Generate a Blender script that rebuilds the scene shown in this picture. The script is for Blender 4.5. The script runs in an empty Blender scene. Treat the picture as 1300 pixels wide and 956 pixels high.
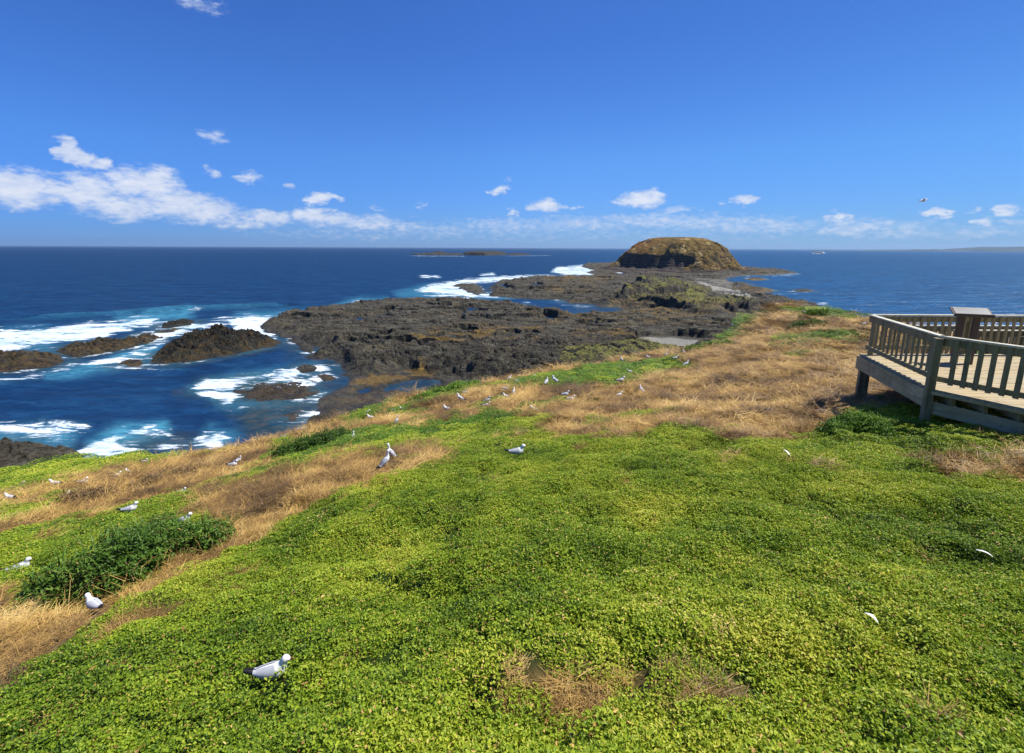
import bpy, bmesh, math, random
import numpy as np
from mathutils import Vector, Matrix, Euler
random.seed(7); RNG = np.random.default_rng(11)
scn = bpy.context.scene
col = scn.collection
# ------------------------------------------------------------------ camera
F = 614.0; CX, CY = 650.0, 433.0; CAMZ = 20.0
PITCH = math.atan((433 - 314.8) / F); ROLL = 0.0045
fw = np.array([0, math.cos(PITCH), -math.sin(PITCH)])
up0 = np.array([0, math.sin(PITCH), math.cos(PITCH)]); rt0 = np.array([1., 0, 0])
rt = rt0 * math.cos(ROLL) + up0 * math.sin(ROLL); upv = up0 * math.cos(ROLL) - rt0 * math.sin(ROLL)
cam_d = bpy.data.cameras.new('camera'); cam = bpy.data.objects.new('camera', cam_d); col.objects.link(cam)
M = Matrix(((rt[0], upv[0], -fw[0], 0), (rt[1], upv[1], -fw[1], 0), (rt[2], upv[2], -fw[2], CAMZ), (0, 0, 0, 1)))
cam.matrix_world = M
cam_d.sensor_width = 36; cam_d.lens = F / 1300 * 36; cam_d.shift_y = -45 / 1300
cam_d.clip_start = 0.1; cam_d.clip_end = 120000
scn.camera = cam
def ray(px, py):
    px = np.asarray(px, float); py = np.asarray(py, float)
    d = fw[:, None] * F + rt[:, None] * (px.ravel() - CX) + upv[:, None] * (CY - py.ravel())
    return d
def at(px, py, z=0.0):
    """point of the horizontal plane at height z seen at that place of the photo"""
    d = ray(px, py)
    t = (z - CAMZ) / d[2]
    return float(d[0][0] * t[0]), float(d[1][0] * t[0])
def proj(x, y, z):
    q = np.stack([x, y, z - CAMZ])
    a = rt @ q.reshape(3, -1); b = upv @ q.reshape(3, -1); c = fw @ q.reshape(3, -1)
    c = np.maximum(c, 0.3)
    return (CX + F * a / c).reshape(x.shape), (CY - F * b / c).reshape(x.shape)
# ------------------------------------------------------------------ noise
_tab = np.random.default_rng(3).permutation(512)
_ang = np.random.default_rng(4).random(512) * 2 * np.pi
_gx, _gy = np.cos(_ang), np.sin(_ang)
def pn(x, y, seed=0):
    xi = np.floor(x).astype(np.int64); yi = np.floor(y).astype(np.int64)
    xf = x - xi; yf = y - yi
    u = xf * xf * xf * (xf * (xf * 6 - 15) + 10); v = yf * yf * yf * (yf * (yf * 6 - 15) + 10)
    def g(a, b, fx, fy):
        h = _tab[(_tab[(a + seed * 57) & 511] + b) & 511]
        return _gx[h] * fx + _gy[h] * fy
    n00 = g(xi, yi, xf, yf); n10 = g(xi + 1, yi, xf - 1, yf); n01 = g(xi, yi + 1, xf, yf - 1); n11 = g(xi + 1, yi + 1, xf - 1, yf - 1)
    return ((n00 * (1 - u) + n10 * u) * (1 - v) + (n01 * (1 - u) + n11 * u) * v) * 1.5
def fbm(x, y, o=4, seed=0, gain=0.5):
    s = 0; a = 1; t = 0
    for i in range(o):
        s = s + a * pn(x * 2 ** i + i * 13.7, y * 2 ** i - i * 7.1, seed + i); t += a; a *= gain
    return s / t
def ridged(x, y, o=4, seed=0, gain=0.5):
    s = 0; a = 1; t = 0
    for i in range(o):
        s = s + a * (1 - 2 * np.abs(pn(x * 2.03 ** i + i * 3.7, y * 2.03 ** i - i * 9.1, seed + i))); t += a; a *= gain
    return s / t
def sridge(x, y, o, seed):
    s = 0; a = 1.; t = 0
    for i in range(o):
        s = s + a * (1 - 2 * np.sqrt(pn(x * 2.03 ** i + i * 3.7, y * 2.03 ** i, seed + i) ** 2 + .02)); t += a; a *= .5
    return s / t
def cells(x, y, seed=0):
    """nearest random point: its own value, and how much nearer it is than the second (0 on a joint)"""
    xi = np.floor(x).astype(np.int64); yi = np.floor(y).astype(np.int64)
    d1 = np.full(x.shape, 9.); d2 = np.full(x.shape, 9.); v = np.zeros(x.shape)
    for a in (-1, 0, 1):
        for b_ in (-1, 0, 1):
            h = _tab[(_tab[(xi + a + seed * 31) & 511] + yi + b_) & 511]
            qx = xi + a + (h % 23) / 23.; qy = yi + b_ + (h % 19) / 19.
            d = np.hypot(x - qx, y - qy); n_ = d < d1
            d2 = np.where(n_, d1, np.minimum(d2, d)); v = np.where(n_, (h % 97) / 97., v); d1 = np.where(n_, d, d1)
    return v, d2 - d1
def blocks(x, y, seed=0, o=3):
    """jointed blocky rock, about -1..1"""
    s = 0; a = 1.; t = 0
    for i in range(o):
        k = 2.1 ** i; wx = x * k + .35 * pn(x * k * 1.7, y * k * 1.7, seed + 40 + i); wy = y * k + .35 * pn(x * k * 1.7 + 9, y * k * 1.7, seed + 50 + i)
        v, e = cells(wx, wy, seed + i); s = s + a * ((v * 2 - 1) * .8 - .9 * np.exp(-e * 9)); t += a; a *= .5
    return s / t
def sdist(px, py, poly):
    """signed distance to a polygon, positive inside"""
    P = np.asarray(poly, float); n = len(P)
    d2 = np.full(px.shape, 1e18); inside = np.zeros(px.shape, bool)
    for i in range(n):
        ax, ay = P[i]; bx, by = P[(i + 1) % n]
        ex, ey = bx - ax, by - ay
        t = np.clip(((px - ax) * ex + (py - ay) * ey) / (ex * ex + ey * ey + 1e-12), 0, 1)
        dx = px - ax - t * ex; dy = py - ay - t * ey
        d2 = np.minimum(d2, dx * dx + dy * dy)
        if ay != by:
            c = ((ay > py) != (by > py)) & (px < (bx - ax) * (py - ay) / (by - ay) + ax)
            inside ^= c
    d = np.sqrt(d2)
    return np.where(inside, d, -d)
def sm(a, b, x):
    t = np.clip((x - a) / (b - a), 0, 1); return t * t * (3 - 2 * t)
def wpoly(poly, z=0.0): return [at(p[0], p[1], z) for p in poly]
# ------------------------------------------------------------------ object helpers
def tag(o, label=None, cat=None, group=None, kind=None):
    if label: o['label'] = label
    if cat: o['category'] = cat
    if group: o['group'] = group
    if kind: o['kind'] = kind
    return o
def empty(name, loc, rz=0.0):
    o = bpy.data.objects.new(name, None); col.objects.link(o); o.location = loc; o.rotation_euler = (0, 0, rz)
    o.empty_display_size = 0.2
    return o
def link(name, me, parent=None):
    o = bpy.data.objects.new(name, me); col.objects.link(o)
    if parent: o.parent = parent
    return o
def np_mesh(name, V, Q, mats=(), smooth=True, attrs=None, nside=4, matidx=None):
    me = bpy.data.meshes.new(name)
    V = np.ascontiguousarray(V, np.float32); Q = np.ascontiguousarray(Q, np.int32)
    me.vertices.add(len(V)); me.vertices.foreach_set('co', V.ravel())
    me.loops.add(Q.size); me.loops.foreach_set('vertex_index', Q.ravel())
    me.polygons.add(len(Q)); me.polygons.foreach_set('loop_start', np.arange(0, Q.size, nside, dtype=np.int32))
    me.polygons.foreach_set('use_smooth', np.full(len(Q), smooth))
    if matidx is not None: me.polygons.foreach_set('material_index', np.asarray(matidx, np.int32))
    for m in mats: me.materials.append(m)
    for k, a in (attrs or {}).items():
        at_ = me.attributes.new(k, 'FLOAT', 'POINT'); at_.data.foreach_set('value', np.ascontiguousarray(a, np.float32).ravel())
    me.update(); me.validate()
    return me
def grid_faces(nr, nc, wrap=False, keep=None):
    i = np.arange(nr - 1)[:, None]; j = np.arange(nc if wrap else nc - 1)[None, :]
    a = i * nc + j; b = i * nc + (j + 1) % nc
    q = np.stack([a, b, b + nc, a + nc], -1)
    if keep is not None: q = q[keep]
    return q.reshape(-1, 4)
# ------------------------------------------------------------------ material helpers
def mat(name):
    m = bpy.data.materials.new(name); m.use_nodes = True
    nt = m.node_tree; nt.nodes.clear()
    return m, nt
class NB:
    def __init__(s, nt): s.nt = nt
    def n(s, t, **k):
        nd = s.nt.nodes.new(t)
        for a, b in k.items(): setattr(nd, a, b)
        return nd
    def setin(s, nd, i, v):
        if v is None: return
        if isinstance(v, bpy.types.NodeSocket): s.nt.links.new(v, nd.inputs[i])
        else: nd.inputs[i].default_value = v
    def math(s, op, a, b=None, c=None, clamp=False):
        nd = s.n('ShaderNodeMath', operation=op, use_clamp=clamp)
        for i, v in enumerate((a, b, c)): s.setin(nd, i, v)
        return nd.outputs[0]
    def vm(s, op, a, b=None, out=0):
        nd = s.n('ShaderNodeVectorMath', operation=op)
        s.setin(nd, 0, a); s.setin(nd, 1, b)
        return nd.outputs[out]
    def noise(s, vec=None, scale=1.0, detail=4, rough=0.55, dist=0.0, out=0):
        nd = s.n('ShaderNodeTexNoise'); s.setin(nd, 'Vector', vec); s.setin(nd, 'Scale', scale); s.setin(nd, 'Detail', detail)
        s.setin(nd, 'Roughness', rough); s.setin(nd, 'Distortion', dist); return nd.outputs[out]
    def voro(s, vec=None, scale=1.0, feature='F1', out=0):
        nd = s.n('ShaderNodeTexVoronoi', feature=feature); s.setin(nd, 'Vector', vec); s.setin(nd, 'Scale', scale); return nd.outputs[out]
    def mix(s, f, a, b, bt='MIX'):
        nd = s.n('ShaderNodeMix', data_type='RGBA', blend_type=bt)
        s.setin(nd, 0, f); s.setin(nd, 6, a); s.setin(nd, 7, b); return nd.outputs[2]
    def ramp(s, f, stops):
        nd = s.n('ShaderNodeValToRGB'); s.setin(nd, 0, f); e = nd.color_ramp.elements
        while len(e) < len(stops): e.new(0.5)
        for el, (p, c) in zip(e, stops): el.position = p; el.color = c if len(c) == 4 else (*c, 1)
        return nd.outputs[0]
    def mr(s, v, a, b, c=0.0, d=1.0, smooth=False):
        nd = s.n('ShaderNodeMapRange'); nd.interpolation_type = 'SMOOTHSTEP' if smooth else 'LINEAR'
        for i, x in enumerate((v, a, b, c, d)): s.setin(nd, i, x)
        return nd.outputs[0]
    def attr(s, name, out=2):
        return s.n('ShaderNodeAttribute', attribute_name=name).outputs[out]
    def bump(s, h, st=0.5, dist=0.1, normal=None):
        nd = s.n('ShaderNodeBump'); s.setin(nd, 'Height', h); s.setin(nd, 'Strength', st); s.setin(nd, 'Distance', dist)
        if normal is not None: s.setin(nd, 'Normal', normal)
        return nd.outputs[0]
    def pos(s): return s.n('ShaderNodeNewGeometry').outputs['Position']
    def bsdf(s, color, rough=0.8, normal=None, spec=0.3, **k):
        nd = s.n('ShaderNodeBsdfPrincipled'); s.setin(nd, 'Base Color', color); s.setin(nd, 'Roughness', rough)
        s.setin(nd, 'Specular IOR Level', spec)
        if normal is not None: s.setin(nd, 'Normal', normal)
        for a, b in k.items(): s.setin(nd, a, b)
        return nd.outputs[0]
    def out(s, sh):
        o = s.n('ShaderNodeOutputMaterial'); s.nt.links.new(sh, o.inputs[0])
def C4(r, g, b): return (r, g, b, 1)
# ------------------------------------------------------------------ headland height
CTRL = [(985,388,-9.5),(1040,391,-8.8),(1080,397,-8),(1105,405,-7),(1200,425,-5.5),(1300,435,-4.8),(1420,450,-4.2),
 (960,402,-10.3),(930,425,-11.3),(905,443,-11.3),(850,448,-11),(760,463,-10.3),(680,478,-9.7),(620,487,-9.5),(500,512,-9.5),
 (450,528,-9.7),(380,548,-10),(300,572,-10.5),(210,583,-11),(100,581,-12),(0,601,-12.5),(-120,625,-13),
 (870,465,-8.5),(760,480,-7.8),(700,495,-7),(815,497,-6.2),(600,515,-7.2),(500,545,-7),(560,560,-5.8),(490,597,-4.5),(655,580,-4.3),
 (815,540,-4.5),(950,545,-4.1),(1080,535,-3.95),(1178,540,-3.7),(1300,560,-3.45),(1096,512,-4.0),(1000,470,-6),(1000,430,-7.6),
 (1050,480,-5.1),(940,500,-5.6),(1090,440,-6),(1000,405,-8.8),(940,440,-9.5),(900,480,-7),(345,850,-3.55),(650,860,-3.1),(1000,860,-2.9),
 (1300,860,-2.8),(650,700,-3.5),(1000,700,-3.25),(1300,700,-3.05),(1300,620,-3.2),(1000,600,-3.6),(800,620,-3.8),(500,700,-3.85),
 (350,700,-4.3),(200,790,-4.0),(0,860,-4.1),(0,760,-4.9),(120,772,-4.4),(25,724,-5.4),(150,700,-5.0),(230,662,-5.5),(0,680,-6.7),
 (100,660,-6.6),(100,630,-8.3),(0,640,-9),(200,640,-6.6),(300,640,-5.4),(400,600,-5.7),(430,570,-6.8),(300,600,-7.6),(180,605,-9),
 (60,605,-11.2),(350,575,-8.4),(-120,956,-4.1),(650,1000,-2.85),(1420,956,-2.6),(-160,800,-5.2),(1420,600,-3.2)]
_cp = np.array([(*at(a, b, CAMZ + c), CAMZ + c) for a, b, c in CTRL])
def _uv(x, y):
    r = np.hypot(x, y); return np.arctan2(x, y) * 1.6, np.log(np.maximum(r, 1.5))
_cu, _cv = _uv(_cp[:, 0], _cp[:, 1])
def _tps(r2): return 0.5 * r2 * np.log(r2 + 1e-9)
_n = len(_cu)
_K = _tps((_cu[:, None] - _cu) ** 2 + (_cv[:, None] - _cv) ** 2) + np.eye(_n) * 0.003
_Pm = np.stack([np.ones(_n), _cu, _cv], 1)
_A = np.zeros((_n + 3, _n + 3)); _A[:_n, :_n] = _K; _A[:_n, _n:] = _Pm; _A[_n:, :_n] = _Pm.T
_w = np.linalg.solve(_A, np.concatenate([_cp[:, 2], np.zeros(3)]))
EDGE = [(985,388,-9.5),(1040,391,-8.8),(1080,397,-8),(1105,405,-7),(1200,425,-5.5),(1300,435,-4.8),(1420,450,-4.2)]
EDGE_L = [(-160,640,-13.2),(0,603,-12.5),(100,583,-12),(210,585,-11),(300,573,-10.5),(380,549,-10),(450,529,-9.7),(500,512,-9.5),(560,500,-9.6),(620,487,-9.5),
 (680,478,-9.7),(760,463,-10.3),(850,448,-11),(905,443,-11.3),(930,425,-11.3),(960,402,-10.3)]
_ew = [at(a, b, CAMZ + c) for a, b, c in EDGE_L] + [at(a, b, CAMZ + c) for a, b, c in EDGE]
HEAD = _ew + [(60, 5), (60, -20), (-60, -20), (-60, 10)]
def head_base(x, y):
    sh = x.shape; x = x.ravel(); y = y.ravel(); u, v = _uv(x, y)
    z = _w[_n] + _w[_n + 1] * u + _w[_n + 2] * v
    for i in range(_n): z = z + _w[i] * _tps((u - _cu[i]) ** 2 + (v - _cv[i]) ** 2)
    return z.reshape(sh)
def head_z(x, y):
    x = np.asarray(x, float); y = np.asarray(y, float)
    r = np.hypot(x, y)
    z = head_base(x, y)
    sd = sdist(x + 0.6 * fbm(x * .3, y * .3, 3, 5), y + 0.6 * fbm(x * .3, y * .3, 3, 6), HEAD)
    fade = 1 / (1 + (r / 22) ** 2)
    z = z + 0.23 * fade * sridge(x * 0.5 + .2 * pn(x, y, 8), y * 0.62, 2, 21) + 0.14 * fbm(x * .45, y * .45, 3, 22) * sm(0, 3, sd) + .05 * fade * fbm(x * 2.3, y * 2.3, 2, 24)
    z = z + 0.35 * fbm(x * .12, y * .12, 2, 27) * sm(2, 8, sd) * sm(12, 25, r)
    o = np.maximum(-sd, 0)
    zr = z - 1.1 * o - 0.5 * o * np.clip(o, 0, 1) - 1.2 * np.clip(o * .4, 0, 1) * (ridged(x * .35, y * .35, 4, 31) + .4)
    return np.where(sd < 0, np.maximum(zr, -2.0), z)
def ground_px(px, py):
    """walk the sight line down to the headland"""
    d = ray(px, py)[:, 0]; d = d / np.linalg.norm(d)
    t = np.concatenate([np.arange(1.5, 20, 0.05), np.arange(20, 130, 0.2)])
    X = d[0] * t; Y = d[1] * t; Z = CAMZ + d[2] * t
    h = head_z(X, Y); k = np.argmax(Z <= h)
    if not (Z <= h).any(): k = np.argmin(Z - h)
    return float(X[k]), float(Y[k]), float(h[k])
# ------------------------------------------------------------------ vegetation map of the headland
DRY = [
 [(540,500),(620,480),(680,468),(760,450),(840,436),(905,437),(930,420),(960,395),(985,380),(1110,390),(1330,430),(1330,500),(1110,516),(1060,546),(1040,556),(960,556),(880,541),(830,545),(780,548),(720,562),(700,556),(700,530),(640,522),(560,535),(500,540),(430,552),(480,530),(510,512)],
 [(-200,900),(-200,760),(0,765),(60,772),(120,764),(180,727),(230,702),(285,690),(292,665),(255,645),(255,620),(300,618),(360,608),(420,588),(470,580),(500,578),(550,573),(565,583),(510,605),(480,612),(430,635),(380,655),(350,680),(290,705),(240,720),(180,755),(150,780),(100,810),(60,840),(0,880)],
 [(-200,680),(0,636),(60,623),(105,611),(150,603),(200,592),(255,576),(330,560),(400,541),(440,535),(440,552),(350,562),(345,585),(320,600),(280,612),(200,635),(150,648),(100,658),(60,668),(0,682),(-200,720)],
 [(1185,590),(1300,582),(1420,590),(1420,606),(1300,612),(1200,606)],
 [(650,885),(670,866),(700,862),(720,872),(800,874),(850,866),(890,866),(930,880),(920,905),(700,915)],
]
GREEN = [
 [(640,489),(690,478),(760,466),(860,456),(895,468),(850,477),(800,488),(740,493),(660,494)],
 [(862,450),(900,440),(930,422),(960,398),(985,382),(978,398),(952,420),(937,438),(905,447)],
 [(990,433),(1040,425),(1095,420),(1110,432),(1040,438),(1000,440)],
 [(1010,385),(1110,392),(1112,408),(1060,402),(1010,398)],
 [(598,518),(625,508),(652,505),(660,511),(625,520)],
 [(500,520),(540,500),(615,485),(615,495),(560,510),(515,528)],
 [(-200,690),(0,655),(40,648),(75,639),(92,646),(60,656),(20,669),(-200,700)],
 [(0,590),(100,560),(220,575),(200,592),(150,600),(60,622),(0,634)],
 [(1240,440),(1330,440),(1330,470),(1240,460)],
]
def dry_map(px, py, x, y):
    r = np.hypot(x, y)
    wx = px + 9 * fbm(x * .55, y * .55, 3, 41) * np.clip(14 / r, .25, 2) * 1.3; wy = py + 9 * fbm(x * .6, y * .6, 3, 43) * np.clip(12 / r, .2, 2)
    d = np.full(px.shape, -1e9)
    for p in DRY: d = np.maximum(d, sdist(wx, wy, p) / (3 + 60 / r))
    g = np.full(px.shape, -1e9)
    for p in GREEN: g = np.maximum(g, sdist(wx, wy, p) / (1.5 + 20 / r))
    d = np.minimum(d, -g)
    base = sm(-1.7, 1.5, d + .9 * fbm(x * 1.1, y * 1.1, 3, 48))
    # straw breaking through the near carpet, green in the straw
    spots = sm(.30, .55, fbm(x * .8, y * .8, 3, 51)) * sm(0.0, .4, fbm(x * .22, y * .22, 2, 52)) * .40
    gsp = sm(.28, .46, fbm(x * .16, y * .3, 3, 55)) * .8
    mixed = .66 * sm(-25, 15, sdist(wx, wy, [(-150,900),(-150,800),(0,790),(90,770),(170,745),(260,705),(310,715),(290,760),(210,810),(150,870),(60,920)])) * sm(-.12, .15, fbm(x * .9, y * 1.3, 4, 49))
    return np.clip(np.maximum(np.maximum(base * (1 - gsp), spots), mixed), 0, 1)
SKY_SAT, SKY_STR, HAZE, EXPO = 1.0, 0.10, 4e-5, 0.5
# ------------------------------------------------------------------ materials
def m_headland():
    m, nt = mat('headland soil'); b = NB(nt); p = b.pos()
    n1 = b.noise(p, 1.2, 6, .65); n2 = b.noise(p, 14, 4, .7)
    green = b.ramp(n1, [(.3, (.012, .022, .005)), (.55, (.03, .055, .009)), (.75, (.06, .08, .018))])
    straw = b.ramp(n1, [(.28, (.12, .072, .028)), (.5, (.27, .17, .062)), (.75, (.42, .29, .11))])
    straw = b.mix(b.mr(n2, .35, .7), straw, C4(.12, .075, .035))
    c = b.mix(b.attr('dry'), green, straw)
    rockc = b.ramp(b.noise(p, .8, 6, .7), [(.3, (.03, .026, .022)), (.6, (.10, .085, .065)), (.8, (.16, .12, .07))])
    c = b.mix(b.attr('cliff'), c, rockc)
    b.out(b.bsdf(c, .95, b.bump(b.noise(p, 9, 6, .7), .8, .08), .1)); return m
def m_rock(dark=1.0, warm=0.0, name='rock'):
    m, nt = mat(name); b = NB(nt); p = b.pos()
    sp = b.vm('MULTIPLY', p, (1, 1, 3.0))
    n1 = b.noise(sp, .35, 8, .7); n2 = b.noise(sp, 1.7, 8, .75); n3 = b.noise(p, .06, 3, .5)
    c = b.ramp(b.math('ADD', b.math('MULTIPLY', n1, .5), b.math('MULTIPLY', n2, .5)),
               [(.36, (.009 * dark, .009 * dark, .008 * dark)), (.46, (.045 * dark, .042 * dark, .032 * dark)), (.55, (.115 * dark, .108 * dark, .078 * dark)), (.68, (.25 * dark, .235 * dark, .175 * dark))])
    c = b.mix(b.mr(n3, .48, .64, 0, .4), c, C4(.10 * dark, .088 * dark, .055 * dark)); c = b.mix(b.mr(b.noise(b.vm('MULTIPLY', p, (1, 2.4, 1)), .11, 5, .65), .52, .66, 0, .75), c, C4(.030 * dark, .029 * dark, .026 * dark))
    if warm: c = b.mix(b.math('MULTIPLY', b.mr(b.noise(p, .5, 4, .6), .42, .6), warm), c, C4(.20, .115, .032))
    z = b.n('ShaderNodeSeparateXYZ'); nt.links.new(p, z.inputs[0])
    c = b.mix(b.attr('algae'), c, b.ramp(n2, [(.35, (.09, .06, .016)), (.6, (.27, .165, .03)), (.75, (.34, .22, .06))]))
    c = b.mix(b.attr('grass'), c, b.ramp(n2, [(.35, (.05, .06, .012)), (.52, (.15, .15, .03)), (.68, (.27, .22, .06))]))
    c = b.mix(b.attr('pebble'), c, b.ramp(n2, [(.3, (.17, .165, .14)), (.7, (.36, .34, .28))]))
    wet = b.mr(b.math('ADD', z.outputs[2], b.math('MULTIPLY', n1, .6)), .35, 1.1, 1, 0)
    c = b.mix(b.math('MULTIPLY', wet, .55), c, C4(.018, .016, .012), 'MIX')
    rough = b.mr(wet, 0, 1, .92, .45)
    bm_ = b.bump(n2, 1.0, .5, b.bump(b.voro(sp, 1.1, 'DISTANCE_TO_EDGE'), .35, .25))
    b.out(b.bsdf(c, rough, bm_, .3)); return m
def m_island():
    m, nt = mat('island slopes'); b = NB(nt); p = b.pos()
    sp = b.vm('MULTIPLY', p, (1, 1, 2.2))
    n1 = b.noise(sp, .07, 6, .65); n2 = b.noise(sp, .35, 6, .7); n3 = b.noise(p, .03, 3, .5)
    g = b.ramp(n2, [(.36, (.035, .028, .012)), (.46, (.12, .080, .030)), (.56, (.20, .125, .050)), (.68, (.33, .22, .09))])
    g = b.mix(b.mr(n1, .40, .58, 0, .6), g, C4(.16, .115, .022))
    g = b.mix(b.mr(n3, .50, .64, 0, .55), g, C4(.23, .10, .03))
    g = b.mix(b.mr(b.noise(p, .13, 3, .5), .60, .66, 0, .55), g, C4(.50, .38, .18))
    g = b.mix(b.mr(b.noise(b.vm('ADD', p, (50, 3, 9)), .09, 4, .6), .55, .62, 0, .85), g, C4(.042, .034, .022))
    lay = b.n('ShaderNodeTexWave', wave_type='BANDS', bands_direction='Z'); b.setin(lay, 'Vector', p); b.setin(lay, 'Scale', .16); b.setin(lay, 'Distortion', 5); b.setin(lay, 'Detail', 4); b.setin(lay, 'Detail Scale', .4)
    rk = b.mix(b.mr(lay.outputs[1], .1, 1.0), C4(.052, .044, .038), C4(.105, .088, .072)); rk = b.mix(b.mr(n2, .5, .7), rk, C4(.018, .017, .017))
    c = b.mix(b.attr('cliff'), g, rk)
    b.out(b.bsdf(c, .95, b.bump(n2, 1.0, 1.6), .1)); return m
def m_sea():
    m, nt = mat('sea water'); b = NB(nt); p = b.pos()
    foam = b.attr('foam'); teal = b.attr('teal'); reef = b.attr('reef'); far = b.attr('far')
    # waves: elongated chop and swell, in metres
    q2 = b.n('ShaderNodeMapping'); b.setin(q2, 'Vector', p); q2.inputs['Rotation'].default_value = (0, 0, math.radians(-52)); q2.inputs['Scale'].default_value = (.42, 1.5, 1); vs = q2.outputs[0]
    q = b.n('ShaderNodeMapping'); b.setin(q, 'Vector', p); q.inputs['Rotation'].default_value = (0, 0, math.radians(-14)); q.inputs['Scale'].default_value = (1, 2.2, 1)
    v = q.outputs[0]
    w1 = b.noise(v, .45, 6, .62, .3); w2 = b.noise(v, .07, 5, .6, .4); w3 = b.noise(v, .010, 5, .6, .3)
    h = b.math('ADD', b.math('MULTIPLY', w1, .5), b.math('ADD', b.math('MULTIPLY', w2, 2.2), b.math('MULTIPLY', w3, 9.0)))
    nrm = b.bump(h, .7, .8)
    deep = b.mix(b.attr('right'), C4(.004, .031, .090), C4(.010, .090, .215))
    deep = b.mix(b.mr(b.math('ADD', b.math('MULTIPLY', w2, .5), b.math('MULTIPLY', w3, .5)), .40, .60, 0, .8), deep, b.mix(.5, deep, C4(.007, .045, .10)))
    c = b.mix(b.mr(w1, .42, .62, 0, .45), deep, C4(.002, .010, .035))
    w4 = b.noise(v, .17, 5, .65, .5)
    c = b.mix(b.mr(b.math('ADD', b.math('MULTIPLY', w4, .5), b.math('MULTIPLY', w2, .5)), .45, .56, .55, 0), c, C4(.0015, .010, .034))
    c = b.mix(b.mr(w4, .56, .70, 0, .35), c, C4(.02, .08, .16))
    c = b.mix(teal, c, b.ramp(w1, [(.35, (.02, .11, .20)), (.6, (.07, .30, .40))]))
    c = b.mix(reef, c, b.ramp(b.noise(p, .5, 5, .7), [(.35, (.008, .022, .022)), (.5, (.03, .05, .028)), (.66, (.085, .065, .022))]))
    # lacy foam
    vd = b.vm('ADD', vs, b.vm('MULTIPLY', b.noise(p, .30, 4, .65, out=1), (4.5, 4.5, 0)))
    l1 = b.voro(vd, .55, 'DISTANCE_TO_EDGE'); l2 = b.voro(vd, 1.6, 'DISTANCE_TO_EDGE'); ln = b.noise(vs, .8, 8, .75, 1.0)
    big = b.mr(b.noise(vs, .16, 6, .68, 1.0), .34, .64)
    lac = b.math('ADD', b.math('MULTIPLY', l1, .35), b.math('ADD', b.math('MULTIPLY', l2, .25), b.math('ADD', b.math('MULTIPLY', b.mr(ln, .3, .7), .32), b.math('MULTIPLY', big, .58))))
    ff = b.mr(b.math('SUBTRACT', b.math('MULTIPLY', foam, .83), lac), -.07, .15, 0, 1, True)
    sp = b.mr(b.math('ADD', b.math('MULTIPLY', b.noise(v, .16, 4, .7), .6), b.math('MULTIPLY', b.noise(v, .022, 3, .6), .4)), .72, .76, 0, .45)
    ff = b.math('MAXIMUM', ff, b.math('MULTIPLY', sp, b.math('SUBTRACT', 1.0, far)), clamp=True)
    c2 = b.mix(b.mr(foam, .2, .8, 0, .26), c, C4(.05, .20, .27))
    c2 = b.mix(ff, c2, b.mix(b.mr(b.math('ADD', ln, b.math('MULTIPLY', big, .5)), .55, 1.0), C4(.66, .71, .75), C4(.36, .50, .58)))
    d = b.n('ShaderNodeBsdfDiffuse'); b.setin(d, 0, c2); b.setin(d, 'Normal', nrm)
    g = b.n('ShaderNodeBsdfGlossy'); b.setin(g, 'Roughness', .30); b.setin(g, 'Normal', nrm); b.setin(g, 0, C4(.62, .80, .95))
    fr = b.n('ShaderNodeFresnel'); b.setin(fr, 0, 1.33); b.setin(fr, 'Normal', nrm)
    fac = b.math('MULTIPLY', b.math('MINIMUM', b.math('MULTIPLY', fr.outputs[0], 0.7), .13), b.math('SUBTRACT', 1.0, ff), clamp=True)
    mx = b.n('ShaderNodeMixShader'); b.setin(mx, 0, fac); nt.links.new(d.outputs[0], mx.inputs[1]); nt.links.new(g.outputs[0], mx.inputs[2])
    b.out(mx.outputs[0]); return m
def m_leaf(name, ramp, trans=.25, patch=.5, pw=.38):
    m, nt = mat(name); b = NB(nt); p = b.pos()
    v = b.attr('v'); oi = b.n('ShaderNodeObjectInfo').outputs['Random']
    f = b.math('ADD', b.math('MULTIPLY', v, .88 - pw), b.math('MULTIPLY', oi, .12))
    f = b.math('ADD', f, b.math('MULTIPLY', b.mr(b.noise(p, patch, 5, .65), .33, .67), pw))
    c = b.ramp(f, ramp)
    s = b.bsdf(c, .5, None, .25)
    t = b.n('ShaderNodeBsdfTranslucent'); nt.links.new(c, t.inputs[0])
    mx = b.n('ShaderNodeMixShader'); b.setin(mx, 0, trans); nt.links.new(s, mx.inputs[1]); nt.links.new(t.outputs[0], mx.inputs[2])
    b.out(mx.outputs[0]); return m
def m_wood(name, c1, c2, c3, grain=(1, 1, 1), rough=.85):
    m, nt = mat(name); b = NB(nt)
    tc = b.n('ShaderNodeTexCoord').outputs['Object']
    p = b.pos()
    n1 = b.noise(b.vm('MULTIPLY', tc, grain), 9, 6, .65, .4); n2 = b.noise(p, 1.3, 4, .6)
    c = b.ramp(n1, [(.3, c1), (.7, c2)]); c = b.mix(b.mr(n2, .42, .62, 0, .8), c, (*c3, 1)); st = b.noise(b.vm('MULTIPLY', p, (1, 1, .35)), 4.5, 5, .7); c = b.mix(b.mr(st, .52, .70, 0, .6), c, (c1[0] * .45, c1[1] * .47, c1[2] * .5, 1)); c = b.mix(b.mr(b.noise(p, 16, 3, .6), .68, .72, 0, .7), c, C4(.6, .6, .55))
    kn = b.mr(b.voro(b.vm('MULTIPLY', p, (1, 1, 1.3)), 1.9), .03, .07, .75, 0)
    c = b.mix(kn, c, C4(.05, .045, .03))
    b.out(b.bsdf(c, rough, b.bump(n1, .5, .01), .2)); return m
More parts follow.
